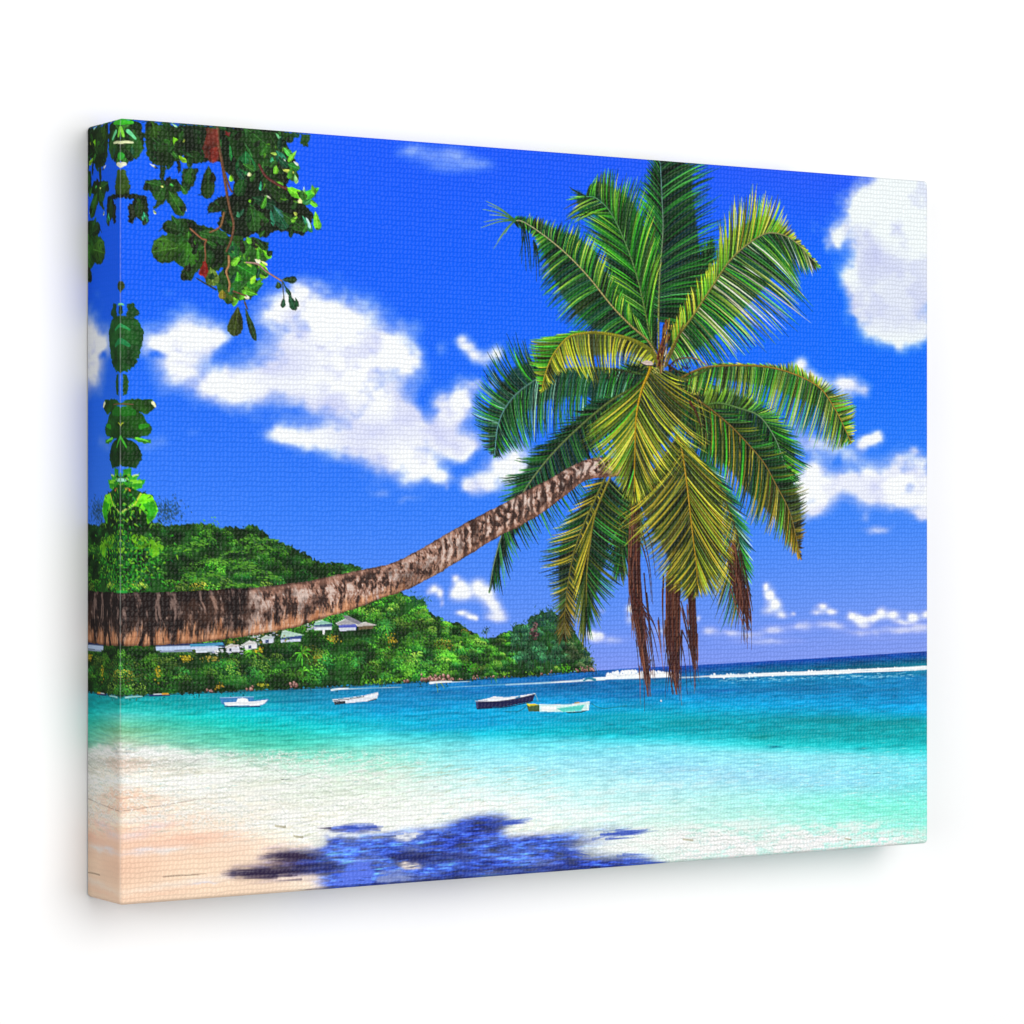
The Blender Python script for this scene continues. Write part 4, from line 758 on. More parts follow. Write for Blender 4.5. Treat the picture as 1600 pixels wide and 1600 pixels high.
# torn orange fringe along the underside, and warm light-brown upper rim
fr = sstep(.64, .94, Rr + (samp(970, 8, 120, 4, .7) - .5) * 1.0 + (n2 - .5) * .5 - .06) * (1 - sstep(560, 700, PXT) * .75)
fcol = C(176, 112, 74) + (C(236, 176, 134) - C(176, 112, 74)) * sstep(.2, .8, samp(980, 5, 40, 3, .7))[..., None] * (.55 + .45 * sstep(.2, .6, n2))[..., None]
base = base * (1 - .92 * fr[..., None]) + fcol * .92 * fr[..., None]
top_r = (1 - sstep(.03, .22, Rr + (samp(990, 16, 60, 3) - .5) * .3)) * (1 - left)
base = base * (1 - .55 * top_r[..., None]) + C(172, 124, 104) * .55 * top_r[..., None]
fl = sstep(.70, .84, n4 * .6 + n2 * .5) * .55; base = base * (1 - fl[..., None] * (1 - .6 * left[..., None])) + C(236, 226, 216) * fl[..., None] * (1 - .6 * left[..., None])
# strong ring scars of the outer trunk
sc = sstep(.62, .95, np.sin(S / (5.2 + 0 * S) + (samp(995, 60, 60, 2) - .5) * 8) * .5 + .5) * far; base = base * (1 - .66 * sc[..., None]) + C(60, 40, 34) * .66 * sc[..., None]
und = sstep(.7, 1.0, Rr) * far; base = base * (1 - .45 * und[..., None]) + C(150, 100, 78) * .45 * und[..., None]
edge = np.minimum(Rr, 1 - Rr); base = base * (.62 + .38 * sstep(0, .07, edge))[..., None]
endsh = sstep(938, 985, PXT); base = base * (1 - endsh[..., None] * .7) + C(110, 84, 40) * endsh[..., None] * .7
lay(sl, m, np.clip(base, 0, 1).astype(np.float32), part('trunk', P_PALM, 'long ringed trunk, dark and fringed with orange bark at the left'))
S = S0

# ------- fronds in front of the trunk and on the right
frond([(1040, 562), (1060, 525), (1081, 496), (1116, 443), (1140, 408), (1168, 382), (1197, 365), (1223, 367), (1245, 380), (1262, 398), (1280, 416)],
      [(.06, 1048, 515), (.2, 1072, 462), (.32, 1098, 430), (.41, 1121, 398), (.46, 1123, 352), (.53, 1149, 314), (.6, 1175, 304), (.66, 1193, 303), (.72, 1219, 319), (.79, 1236, 355), (.9, 1262, 392), (1, 1282, 417)],
      [(.03, 1055, 575), (.12, 1096, 578), (.22, 1140, 566), (.32, 1182, 540), (.42, 1215, 517), (.5, 1250, 492), (.58, 1258, 470), (.66, 1246, 446), (.74, 1243, 426), (.84, 1258, 424), (.92, 1270, 424), (1, 1283, 418)],
      YEL[:2] + GRN[1:3] + YEL[4:] + [((60, 130, 24), (240, 222, 36))] * 3, MIX + [((150, 150, 120), (226, 224, 200))] + DKG[:2], ur=.5, n=160, w=2.0, ribc=((150, 140, 40), (150, 160, 120)), under=(22, 74, 20), lab='arched frond with yellow tips at the upper right', bend=.3, grad=lambda t: (0, (0, 0, 0)), pale=.3)
frond([(1062, 592), (1085, 580), (1109, 573), (1153, 571), (1203, 574), (1247, 587), (1282, 607), (1304, 638), (1318, 665), (1330, 692)],
      [(.06, 1072, 615), (.18, 1105, 622), (.33, 1158, 640), (.45, 1188, 646), (.55, 1213, 666), (.62, 1238, 674), (.7, 1262, 674), (.8, 1290, 694), (.9, 1308, 702), (1, 1328, 694)],
      [(.2, 1112, 568), (.45, 1200, 569), (.55, 1240, 567), (.6, 1250, 574), (.7, 1286, 592), (.78, 1330, 622), (.86, 1336, 640), (.94, 1337, 672), (1, 1332, 692)],
      MIX + YEL[1:3], YEL[:3] + GRN[1:3], ur=.4, n=175, w=1.9, under=(44, 84, 30), ribc=((130, 110, 40), (190, 150, 50)), lab='arching frond drooping at the far right', bend=.15, pale=.3)
frond([(1085, 640), (1120, 630), (1155, 638), (1186, 650), (1208, 679), (1221, 710), (1230, 745), (1232, 762)],
      [(.05, 1100, 670), (.3, 1135, 690), (.5, 1178, 712), (.7, 1208, 740), (1, 1232, 778)],
      [(.05, 1105, 602), (.25, 1150, 606), (.4, 1196, 626), (.5, 1230, 658), (.62, 1253, 700), (.72, 1259, 726), (.85, 1250, 742), (1, 1238, 778)],
      DKG + GRN[:2], GRN + TEA[:1] + DKG[:2], ur=.62, n=112, w=1.9, under=(12, 46, 22), ribc=((80, 120, 40), (130, 170, 150)), lab='dark green frond under the far right one', grad=lambda t: (max(0, .5 - t) * 1.5, (190, 210, 50)))
frond([(1070, 612), (1111, 640), (1140, 664), (1157, 681), (1192, 721), (1214, 760), (1232, 795), (1242, 830), (1250, 870)],
      [(.02, 1090, 690), (.15, 1112, 735), (.3, 1142, 771), (.45, 1165, 806), (.6, 1195, 824), (.75, 1225, 848), (.9, 1243, 868), (1, 1250, 874)],
      [(.15, 1148, 640), (.32, 1190, 672), (.48, 1225, 706), (.6, 1246, 742), (.72, 1259, 772), (.84, 1259, 810), (.94, 1254, 850), (1, 1251, 874)],
      OLV + GRN[:2], DKG + OLV[:2], ur=.66, n=124, w=2.0, under=(26, 48, 18), ribc=((110, 90, 36), (150, 130, 60)), lab='frond drooping right, with an orange tip', grad=lambda t: (np.clip((t - .62) * 2.2, 0, .75), (232, 160, 24)), jit=.1)
frond([(1080, 700), (1115, 750), (1140, 800), (1155, 850), (1160, 900)],
      [(.2, 1085, 800), (.5, 1105, 890), (.75, 1122, 950), (1, 1150, 985)],
      [(.1, 1125, 735), (.35, 1160, 790), (.58, 1174, 840), (.8, 1176, 888), (1, 1172, 928)],
      OLV + TEA[:2], TEA + GRN[:2], n=76, w=2.0, under=None, ribc=((60, 60, 30), (80, 60, 40)), lab='bluish green frond hanging behind the yellow one')
dead([(1144, 845), (1148, 880), (1156, 920), (1164, 955), (1171, 985)], [7, 12, 12, 9, 4], 90, 'short brown withered frond at the right')
frond([(1058, 680), (1066, 706), (1074, 762), (1083, 841), (1088, 880), (1090, 914)],
      [(.0, 1000, 762), (.1, 976, 800), (.26, 988, 836), (.42, 1007, 856), (.58, 1030, 888), (.78, 1046, 914), (1, 1072, 938)],
      [(.0, 1112, 735), (.08, 1138, 768), (.22, 1149, 812), (.38, 1147, 866), (.54, 1138, 902), (.74, 1122, 920), (1, 1082, 936)],
      OLV, OLV + YEL[:2], ur=.74, n=140, w=1.9, under=(24, 36, 14), ribc=((190, 150, 40), (190, 150, 30)), lab='olive yellow frond hanging straight down in front', bend=.55, pale=.06)
frond([(1017, 570), (1014, 582), (1002, 612), (994, 653), (992, 708), (991, 768)],
      [(.03, 972, 622), (.12, 914, 670), (.26, 916, 690), (.42, 938, 716), (.6, 960, 750), (.82, 980, 780), (1, 990, 792)],
      [(.0, 1070, 592), (.05, 1102, 640), (.13, 1100, 692), (.24, 1078, 716), (.38, 1053, 731), (.55, 1030, 750), (.8, 1008, 776), (1, 993, 792)],
      YEL + GRN[1:3] + OLV[:2], YEL + OLV, ur=.62, n=130, w=1.85, under=(40, 46, 16), ribc=((226, 180, 20), (190, 150, 30)), ribw=(4.6, 1.2), lab='golden frond in the middle of the crown', bend=.5, pale=.12)
frond([(1030, 574), (1020, 552), (1006, 540), (985, 530), (962, 524), (935, 520), (919, 520), (892, 525), (875, 540), (860, 563), (850, 592), (847, 610)],
      [(.04, 1012, 575), (.18, 985, 568), (.3, 966, 570), (.42, 946, 586), (.52, 930, 594), (.62, 912, 586), (.7, 888, 576), (.8, 873, 584), (.9, 860, 604), (1, 846, 614)],
      [(.3, 955, 521), (.5, 895, 518), (.58, 858, 526), (.66, 828, 532), (.75, 826, 549), (.83, 827, 567), (.92, 836, 588), (1, 845, 612)],
      YEL + [((140, 150, 30), (200, 210, 50))], YEL[1:4] + GRN[1:3], n=116, w=1.9, under=(80, 84, 24), ribc=((170, 180, 40), (190, 170, 40)), ribw=(6, 1.2), lab='yellow frond bending over to the left', bend=.35, pale=.06)

# heart of the crown: fibre, spathes and old flower stalks
P_CROWN = part('crown_heart', P_PALM, 'rusty fibre and stalks at the heart of the crown')
for (x0, y0, x1, y1, c, r) in ((1041, 500, 1028, 560, (104, 40, 26), 4.5), (1037, 508, 1030, 570, (70, 28, 20), 4), (1046, 498, 1034, 562, (190, 150, 60), 2.4), (1043, 500, 1031, 555, (216, 180, 70), 1.5), (1068, 505, 1040, 572, (96, 84, 34), 3.6), (1036, 560, 1032, 582, (120, 84, 50), 3), (1042, 548, 1036, 575, (190, 160, 100), 1.6), (1041, 542, 1038, 556, (226, 220, 206), 1.5)):
    stroke([(x0, y0), ((x0 + x1) / 2 + 1, (y0 + y1) / 2), (x1, y1)], r * .6, r, C(*c) * .9, C(*c), P_CROWN)
for k in range(70):
    t = rng.random(); x = 1043 - 12 * t + rng.normal(0, 3.2); y = 500 + 74 * t; X, Y = sheet(x, y)
    c = [C(110, 44, 28), C(60, 26, 20), C(196, 156, 64), C(140, 100, 50), C(40, 20, 16), C(90, 90, 40)][rng.integers(6)]
    L = rng.uniform(8, 26); seg(X, Y, X - L * .22 + rng.normal(0, 1.5), Y + L, 1.5, .7, c, c * .9, P_CROWN, .9)
stroke([(1046, 572), (1056, 563), (1072, 559), (1088, 561), (1104, 570)], 2.4, 1.4, C(50, 26, 24), C(150, 120, 96), P_CROWN)
for k in range(46):
    x, y = rng.uniform(1046, 1078), rng.uniform(562, 584); X, Y = sheet(x, y); c = [C(40, 20, 18), C(80, 44, 36), C(30, 24, 30)][rng.integers(3)]
    seg(X, Y, X + rng.uniform(-6, 8), Y + rng.uniform(-5, 7), 1.4, .7, c, c, P_CROWN)
for k in range(30):
    x, y = rng.uniform(945, 990), rng.uniform(572, 590); X, Y = sheet(x, y)
    seg(X, Y, X + rng.uniform(-12, 8), Y + rng.uniform(-3, 10), 1.6, .7, C(24, 20, 14), C(40, 36, 20), P_CROWN, .9)
fill([(1000, 567), (1010, 563), (1019, 565), (1021, 570), (1008, 571)], C(206, 186, 176), P_CROWN); stroke([(1000, 567), (1010, 571), (1020, 571)], 1.4, 1, C(40, 26, 24), None, P_CROWN)
for k in range(26):
    x, y = rng.uniform(1020, 1040), rng.uniform(572, 584); X, Y = sheet(x, y); dab(X, Y, rng.uniform(1, 2.2), C(200, 200, 110) * rng.uniform(.6, 1.1), P_CROWN)
for k in range(60):                                          # flowering stalk bits on the right
    x = rng.uniform(1060, 1100); y = 590 + (x - 1060) * .9 + rng.normal(0, 10); X, Y = sheet(x, y)
    c = [C(150, 140, 50), C(190, 180, 70), C(90, 70, 30), C(40, 50, 20)][rng.integers(4)]; seg(X, Y, X + rng.uniform(-4, 6), Y + rng.uniform(1, 8), 1.4, .6, c, c, P_CROWN, .8)
stroke([(1078, 628), (1088, 645), (1096, 668)], 4, 2, C(80, 40, 26), C(60, 40, 24), P_CROWN)
stroke([(1040, 580), (1070, 592), (1112, 574)], 3.2, 2.6, C(90, 100, 30), C(60, 80, 30), P_CROWN)

# ---------------------------------------------------------------- leafy branch in the upper left corner
P_BR = part('leafy_branch', None, 'dark leafy almond branch hanging in the upper left corner')
def Z(x, y): return 100 + x / 4.0, 150 + y / 4.0
def mass(pts, col, seed, pid=None, a=1.0, jit=3, scale=None):
    q = [Z(*p) for p in pts] if scale is None else [scale(*p) for p in pts]
    sl, m = polymask(q, jit, seed)
    c = C(*col) * (1 + (F2[sl] - .5)[..., None] * .9 + (F3[sl] - .5)[..., None] * .9)
    lay(sl, m * a, np.clip(c, 0, 1), P_BR if pid is None else pid)
def leaf(zx, zy, L, W, ang, col, pid=None, vein=True, seedk=0):
    cx, cy = Z(zx, zy); L, W = L / 4, W / 4; a = np.radians(ang); ca, sa = np.cos(a), np.sin(a)
    prof = [(-.5, 0), (-.38, .16), (-.2, .34), (0, .46), (.2, .5), (.36, .42), (.46, .22), (.5, 0), (.46, -.22), (.36, -.42), (.2, -.5), (0, -.46), (-.2, -.34), (-.38, -.16)]
    k = rng.normal(1, .06, len(prof))
    pts = [(cx + (u * L * ca - w * W * q * sa), cy + (u * L * sa + w * W * q * ca)) for (u, w), q in zip(prof, k)]
    sl, m = polymask(pts, 1, int(zx + zy)); P = P_BR if pid is None else pid
    xx, yy = XI[sl], YI[sl]; across = ((xx - cx) * -sa + (yy - cy) * ca) / max(W, 1)
    tone = 1 + across * .5 * rng.choice([-1, 1]) + (F3[sl] - .5) * .8
    lay(sl, m, np.clip(C(*col) * tone[..., None], 0, 1), P)
    if vein:
        vc = np.clip(C(*col) * 1.7 + .03, 0, 1)
        stroke([(cx - .48 * L * ca, cy - .48 * L * sa), (cx, cy), (cx + .45 * L * ca, cy + .45 * L * sa)], 1.0, .6, vc, None, P, .7)
        for s in (-1, 1):
            for t in (-.2, 0, .2):
                x0, y0 = cx + t * L * ca, cy + t * L * sa
                stroke([(x0, y0), (x0 + (.16 * L * ca - s * .32 * W * sa), y0 + (.16 * L * sa + s * .32 * W * ca))], .7, .5, vc, None, P, .4)
D1, D2, D3, G1, G2, LM, LP = (28, 54, 20), (34, 74, 26), (21, 34, 18), (30, 96, 28), (44, 124, 30), (120, 205, 30), (214, 236, 150)
mass([(350, 140), (420, 145), (480, 170), (500, 250), (500, 330), (460, 395), (350, 410)], D1, 1)
mass([(330, 140), (1500, 228), (1460, 250), (1330, 240), (1000, 212), (700, 178), (520, 160)], D2, 2)
mass([(520, 150), (560, 200), (600, 180), (740, 190), (760, 230), (735, 400), (640, 438), (560, 430), (515, 370), (505, 240)], D1, 3)
mass([(720, 180), (1380, 205), (1395, 310), (1440, 395), (1455, 440), (1390, 560), (1470, 640), (1560, 740), (1545, 830), (1490, 872), (1420, 850), (1320, 840), (1265, 882), (1200, 860), (1100, 900), (1000, 850), (955, 800), (990, 720), (900, 735), (895, 690), (960, 630), (1050, 622), (1065, 520), (985, 450), (975, 410), (760, 415), (735, 300)], D3, 4)
mass([(1000, 210), (1330, 225), (1400, 330), (1340, 420), (1250, 440), (1200, 470), (1100, 440), (1050, 350)], D2, 5, None, .9)
mass([(1330, 215), (1475, 232), (1462, 250), (1400, 282), (1345, 262)], D2, 6)
mass([(1488, 235), (1546, 240), (1520, 322), (1478, 302)], D2, 7)
mass([(600, 440), (640, 430), (625, 520), (700, 520), (730, 560), (745, 450), (840, 455), (812, 560), (745, 592), (700, 602), (762, 690), (742, 736), (690, 722), (640, 650), (598, 690), (556, 712), (580, 650), (540, 600), (500, 560), (505, 530), (600, 520)], D1, 8)
mass([(402, 692), (440, 640), (520, 640), (532, 780), (490, 796), (450, 752), (430, 798), (402, 792)], D3, 9)
mass([(706, 410), (722, 410), (736, 470), (715, 485)], D3, 10)
mass([(618, 802), (700, 768), (770, 760), (850, 805), (970, 832), (1030, 880), (1110, 870), (1150, 960), (1050, 980), (1000, 1062), (962, 1092), (900, 1130), (862, 1072), (830, 1092), (792, 1158), (742, 1132), (735, 1092), (772, 1062), (728, 1032), (640, 1042), (580, 1020), (555, 930), (572, 892), (642, 862)], (32, 66, 20), 11)
mass([(760, 780), (960, 860), (1010, 900), (1040, 1000), (980, 1060), (900, 960), (800, 860)], D3, 12, None, .9)
mass([(1000, 950), (1180, 880), (1280, 922), (1272, 980), (1300, 1012), (1250, 1032), (1272, 1092), (1240, 1152), (1202, 1112), (1212, 1222), (1160, 1270), (1060, 1292), (1020, 1302), (962, 1232), (952, 1150), (1000, 1060)], D2, 13)
# leaves over the masses
for q in ((900, 540, 210, 92, 92, D1), (560, 200, 130, 90, 80, (40, 74, 20)), (650, 260, 220, 150, 85, D1), (430, 300, 180, 120, 95, D2), (640, 960, 190, 150, 170, (50, 92, 26)), (770, 960, 230, 150, 95, (44, 96, 24)), (690, 830, 160, 80, 200, D1), (930, 870, 200, 80, 10, D2), (1075, 1410, 190, 95, 98, (52, 66, 24)), (1166, 1430, 215, 40, 72, (34, 58, 26)),
          (770, 1110, 90, 60, 60, D1), (1135, 420, 150, 130, 90, (26, 96, 46)), (1350, 760, 170, 90, 60, (26, 78, 50)), (1430, 780, 190, 80, 35, D2), (1250, 660, 160, 80, 20, (24, 60, 34)), (1180, 760, 180, 100, 80, D2), (1110, 560, 140, 80, 110, (26, 70, 26)), (1290, 520, 150, 100, 60, D1), (1330, 600, 160, 90, 40, D1), (1080, 720, 120, 80, 95, D3),
          (1200, 250, 170, 100, 40, D2), (1320, 300, 160, 110, 60, D1), (820, 280, 200, 150, 80, D3), (800, 380, 120, 80, 20, D1), (700, 670, 180, 80, 60, (40, 84, 24)), (600, 600, 110, 80, 120, D2), (560, 550, 110, 60, 15, D2), (790, 500, 110, 70, 100, (32, 72, 22)), (470, 700, 120, 70, 95, D1), (505, 760, 70, 40, 80, (40, 130, 90)),
          (1090, 1010, 160, 100, 80, (34, 92, 30)), (1140, 1090, 130, 110, 30, (36, 110, 28)), (1190, 1190, 120, 80, 160, (38, 108, 28)), (1100, 1180, 130, 100, 110, (30, 84, 26)), (925, 1130, 120, 90, 80, (84, 110, 40)), (1040, 1240, 90, 60, 60, (60, 84, 24)), (990, 1240, 60, 50, 90, (110, 104, 30)), (1240, 1090, 110, 70, 70, LM), (1220, 950, 80, 60, 30, (60, 130, 24)), (1270, 990, 70, 40, 45, (90, 190, 30)), (1085, 1130, 60, 70, 90, (60, 150, 30)), (1160, 1225, 110, 50, 200, (70, 140, 30)), (1060, 960, 110, 70, 80, (30, 90, 40)),
          (1410, 1148, 95, 46, 0, (28, 52, 22)), (1340, 1182, 44, 40, 80, (40, 66, 24)), (1370, 1292, 62, 30, 95, (24, 62, 40)), (1400, 1220, 70, 26, 60, (26, 66, 40)), (1425, 1290, 110, 46, 68, (26, 66, 40)), (1455, 1290, 60, 24, 75, (24, 60, 34)),
          (1550, 605, 110, 60, 145, (60, 160, 40)), (1440, 600, 130, 60, 30, (100, 200, 34)), (1580, 780, 120, 50, 80, (110, 210, 40)), (1430, 440, 90, 50, 20, (36, 110, 40)), (1440, 500, 70, 60, 100, D2), (1540, 660, 110, 36, 35, (90, 190, 40)), (1500, 650, 70, 40, 50, (60, 150, 40)), (1350, 380, 90, 60, 60, (30, 100, 70)), (1400, 350, 80, 40, 45, (70, 160, 60)), (1520, 800, 120, 40, 60, (40, 120, 80))):
    leaf(*q)
for (x, y, L, W, a, c) in ((700, 285, 70, 44, 60, LM), (735, 275, 40, 26, 10, (206, 226, 70)), (740, 395, 70, 30, 40, (150, 220, 40)), (1160, 655, 20, 20, 0, LM), (1375, 415, 46, 30, 90, (226, 236, 170)), (1400, 470, 80, 24, 15, (200, 220, 90)), (1365, 520, 30, 26, 90, (220, 226, 140)), (1450, 520, 60, 24, 80, (150, 220, 130)), (1475, 655, 34, 30, 90, (230, 226, 140)), (1445, 735, 30, 20, 40, (200, 220, 90)), (1210, 1030, 40, 30, 30, (236, 240, 190)), (1130, 1250, 70, 24, 30, (236, 240, 200)), (1070, 1275, 40, 30, 60, (130, 210, 50)), (1205, 940, 36, 26, 90, (150, 220, 40)), (1160, 490, 26, 30, 90, (220, 236, 160)), (1045, 510, 50, 30, 90, (130, 210, 30)), (565, 725, 34, 16, 60, (226, 240, 170)), (612, 565, 22, 12, 20, (210, 230, 110)), (660, 550, 60, 14, 30, (60, 150, 60)), (1345, 255, 60, 24, 50, (120, 220, 140)), (1500, 585, 50, 12, 95, (150, 200, 230)), (1310, 360, 40, 18, 10, (180, 230, 90)), (1450, 420, 40, 16, 40, (220, 240, 220)), (1230, 560, 60, 16, 95, (50, 150, 110)), (1270, 630, 50, 12, 25, (200, 210, 170)), (1300, 760, 110, 26, 80, (40, 110, 80)), (1340, 720, 100, 22, 50, (60, 120, 110)), (690, 180, 50, 14, 40, (150, 226, 170)), (1040, 350, 110, 18, 85, (40, 130, 60)), (1150, 330, 120, 14, 60, (50, 110, 50)), (1185, 1145, 70, 30, 120, (140, 220, 50)), (1150, 1050, 60, 16, 30, (150, 220, 60)), (1250, 1045, 50, 18, 30, (200, 230, 120)), (760, 700, 40, 12, 85, (190, 240, 240)), (555, 435, 50, 12, 30, (220, 250, 230)), (1525, 790, 80, 20, 70, (180, 240, 230)), (1300, 400, 40, 24, 100, (60, 170, 110)), (1160, 420, 60, 30, 70, (50, 160, 110)), (1090, 740, 40, 26, 80, (50, 120, 80))):
    leaf(x, y, L, W, a, c, None, False)
for k in range(250):
    x, y = rng.uniform(330, 1580), rng.uniform(150, 1290); X, Y = sheet(*Z(x, y)); ix, iy = int(X), int(Y)
    if not (0 <= ix < RW and 0 <= iy < RH) or ids[iy, ix] != P_BR: continue
    sunny = (x > 1250 and y < 860) or (x > 980 and y > 900)
    pal = [(26, 58, 22), (34, 76, 26), (22, 46, 22), (40, 90, 28), (22, 62, 40), (28, 36, 20)] + ([(64, 140, 34), (96, 176, 40), (40, 110, 60)] if sunny else [(24, 40, 20), (32, 72, 30)])
    leaf(x, y, rng.uniform(46, 92), rng.uniform(26, 48), rng.uniform(30, 150), pal[rng.integers(len(pal))], None, rng.random() < .5)
for k in range(420):                                         # small sunlit and shaded leaf glints
    x, y = rng.uniform(330, 1580), rng.uniform(160, 1280); X, Y = sheet(*Z(x, y)); ix, iy = int(X), int(Y)
    if not (0 <= ix < RW and 0 <= iy < RH) or ids[iy, ix] != P_BR: continue
    hot = x > 1250 or (x > 1000 and y > 900)
    c = [C(20, 34, 16), C(34, 84, 30), C(14, 20, 14), C(40, 104, 50) if not hot else C(110, 190, 40), C(10, 14, 10)][rng.integers(5)]
    a = rng.uniform(0, np.pi); L = rng.uniform(3, 16); seg(X, Y, X + np.cos(a) * L, Y + np.sin(a) * L, rng.uniform(.8, 3.4), .6, c, c, P_BR, .6)
for pts, r0, r1, c in (([(960, 200), (965, 300), (990, 430), (1010, 560), (1035, 700), (1060, 800), (1045, 900), (1015, 970)], 4.4, 2.6, (92, 64, 44)), ([(985, 420), (1030, 560), (1050, 600)], 3, 2, (86, 58, 40)), ([(1030, 1000), (1030, 1060), (1015, 1100), (1035, 1170), (1030, 1220)], 2.6, 2.6, (140, 104, 66)), ([(1000, 730), (985, 800), (960, 830), (910, 852)], 2.8, 1.8, (110, 80, 50)), ([(790, 830), (860, 890), (890, 900), (880, 930), (885, 1000), (880, 1060)], 2.2, 1.6, (120, 76, 52)), ([(830, 1140), (880, 1170), (950, 1210)], 1.4, 2, (40, 50, 40)), ([(1220, 430), (1260, 500), (1330, 550), (1390, 580)], 3.4, 3.8, (80, 42, 38)), ([(1140, 1040), (1210, 1050), (1270, 1100), (1360, 1155)], 2, 2, (140, 110, 100)), ([(1365, 1160), (1375, 1270)], 1.4, 1.2, (60, 60, 50)), ([(1370, 1165), (1410, 1250)], 1.6, 1.2, (40, 70, 60)), ([(1060, 1220), (1140, 1250)], 2, 1.6, (96, 64, 44)), ([(1130, 1290), (1145, 1330)], 2.4, 2, (70, 60, 40)), ([(605, 420), (610, 540)], 2.4, 2, (30, 44, 24))):
    stroke([Z(*p) for p in pts], r0, r1, C(*c), C(*c) * .9, P_BR); stroke([(Z(*p)[0] - .5, Z(*p)[1]) for p in pts], r0 * .35, r1 * .35, np.clip(C(*c) * 1.5, 0, 1), None, P_BR, .7)
P_RED = part('red_leaf', P_BR, 'dull red leaf among the dark ones')
mass([(885, 200), (960, 205), (972, 400), (925, 422), (880, 375), (868, 320), (890, 260)], (112, 40, 34), 21, P_RED, .75); mass([(905, 330), (960, 320), (965, 395), (925, 415)], (156, 50, 40), 22, P_RED, .7)
pr = part('red_leaf', P_BR, 'small red leaf hanging lower down')
mass([(880, 1030), (895, 1050), (905, 1100), (885, 1135), (848, 1120), (845, 1090)], (146, 34, 28), 23, pr)
mass([(1008, 222), (1038, 228), (1034, 250), (1010, 248)], (130, 40, 40), 24, P_RED)

# ---------------------------------------------------------------- leaves that straddle the fold at the left edge
P_TR = part('trailing_leaves', None, 'column of green leaves mirrored across the left fold')
def Q(x, y): return 100 + x * 300 / 1600, 500 + y * 300 / 1600
def Q3(x, y): return 100 + x / 4.0, 750 + y / 4.0
mass([(340, 450), (385, 470), (415, 560), (408, 622), (340, 628)], (44, 70, 20), 31, P_TR)
mass([(340, 612), (500, 618), (520, 640), (440, 645), (340, 632)], D3, 32, P_TR)
mass([(340, 1140), (372, 1168), (382, 1200), (350, 1228), (340, 1228)], (50, 70, 24), 33, P_TR)
mass([(340, 1290), (372, 1318), (360, 1380), (392, 1372), (396, 1300), (430, 1292), (478, 1362), (440, 1382), (475, 1420), (497, 1500), (480, 1570), (470, 1640), (340, 1640)], (26, 70, 34), 34, P_TR)
mass([(440, -40), (600, 0), (658, 80), (662, 140), (645, 220), (622, 285), (592, 268), (592, 300), (622, 352), (580, 392), (530, 430), (440, 440)], (26, 74, 28), 35, P_TR, 1, 3, Q)
mass([(497, 440), (525, 465), (540, 520), (524, 618), (495, 632), (488, 560), (490, 500)], (30, 72, 24), 36, P_TR, 1, 2, Q)
mass([(440, 700), (470, 690), (520, 665), (580, 655), (740, 662), (768, 710), (732, 762), (690, 782), (640, 772), (600, 752), (520, 722)], (36, 84, 22), 37, P_TR, 1, 2, Q)
mass([(440, 735), (600, 740), (650, 780), (700, 860), (742, 902), (722, 950), (660, 972), (590, 982), (440, 1000)], (28, 78, 20), 38, P_TR, 1, 2, Q)
mass([(570, 990), (620, 980), (722, 1000), (722, 1026), (660, 1028)], (60, 150, 24), 39, P_TR, 1, 2, Q)
mass([(440, 960), (560, 1000), (620, 1048), (652, 1110), (646, 1172), (600, 1232), (500, 1226), (440, 1180)], (22, 62, 20), 40, P_TR, 1, 2, Q)
mass([(497, 1240), (570, 1236), (562, 1300), (636, 1276), (602, 1332), (684, 1330), (642, 1402), (560, 1412), (500, 1380), (440, 1340), (440, 1320), (490, 1310)], (40, 130, 26), 41, P_TR, 1, 3, Q)
mass([(440, 1330), (560, 1400), (640, 1430), (742, 1470), (776, 1550), (782, 1600), (700, 1680), (690, 1760), (640, 1830), (620, 1900), (660, 2000), (440, 2260)], (20, 62, 18), 42, P_TR, 1, 4, Q)
mass([(368, 202), (440, 130), (490, 85), (540, 90), (580, 150), (586, 200), (560, 250), (522, 272), (512, 205), (470, 168), (420, 172), (385, 204)], (100, 205, 24), 43, P_TR, 1, 2, Q3)
mass([(368, 205), (430, 172), (480, 182), (520, 232), (500, 282), (440, 292), (345, 270)], (18, 54, 16), 44, P_TR, 1, 2, Q3)
mass([(490, 150), (560, 130), (584, 190), (556, 245), (525, 262), (516, 200)], (40, 150, 24), 45, P_TR, .9, 3, Q3)
mass([(412, 352), (470, 330), (540, 372), (622, 410), (612, 450), (560, 490), (500, 425), (460, 442), (420, 442)], (110, 190, 24), 46, P_TR, .9, 4, Q3)
mass([(440, 440), (500, 430), (540, 470), (500, 560), (450, 540)], (14, 26, 14), 47, P_TR, .8, 4, Q3)
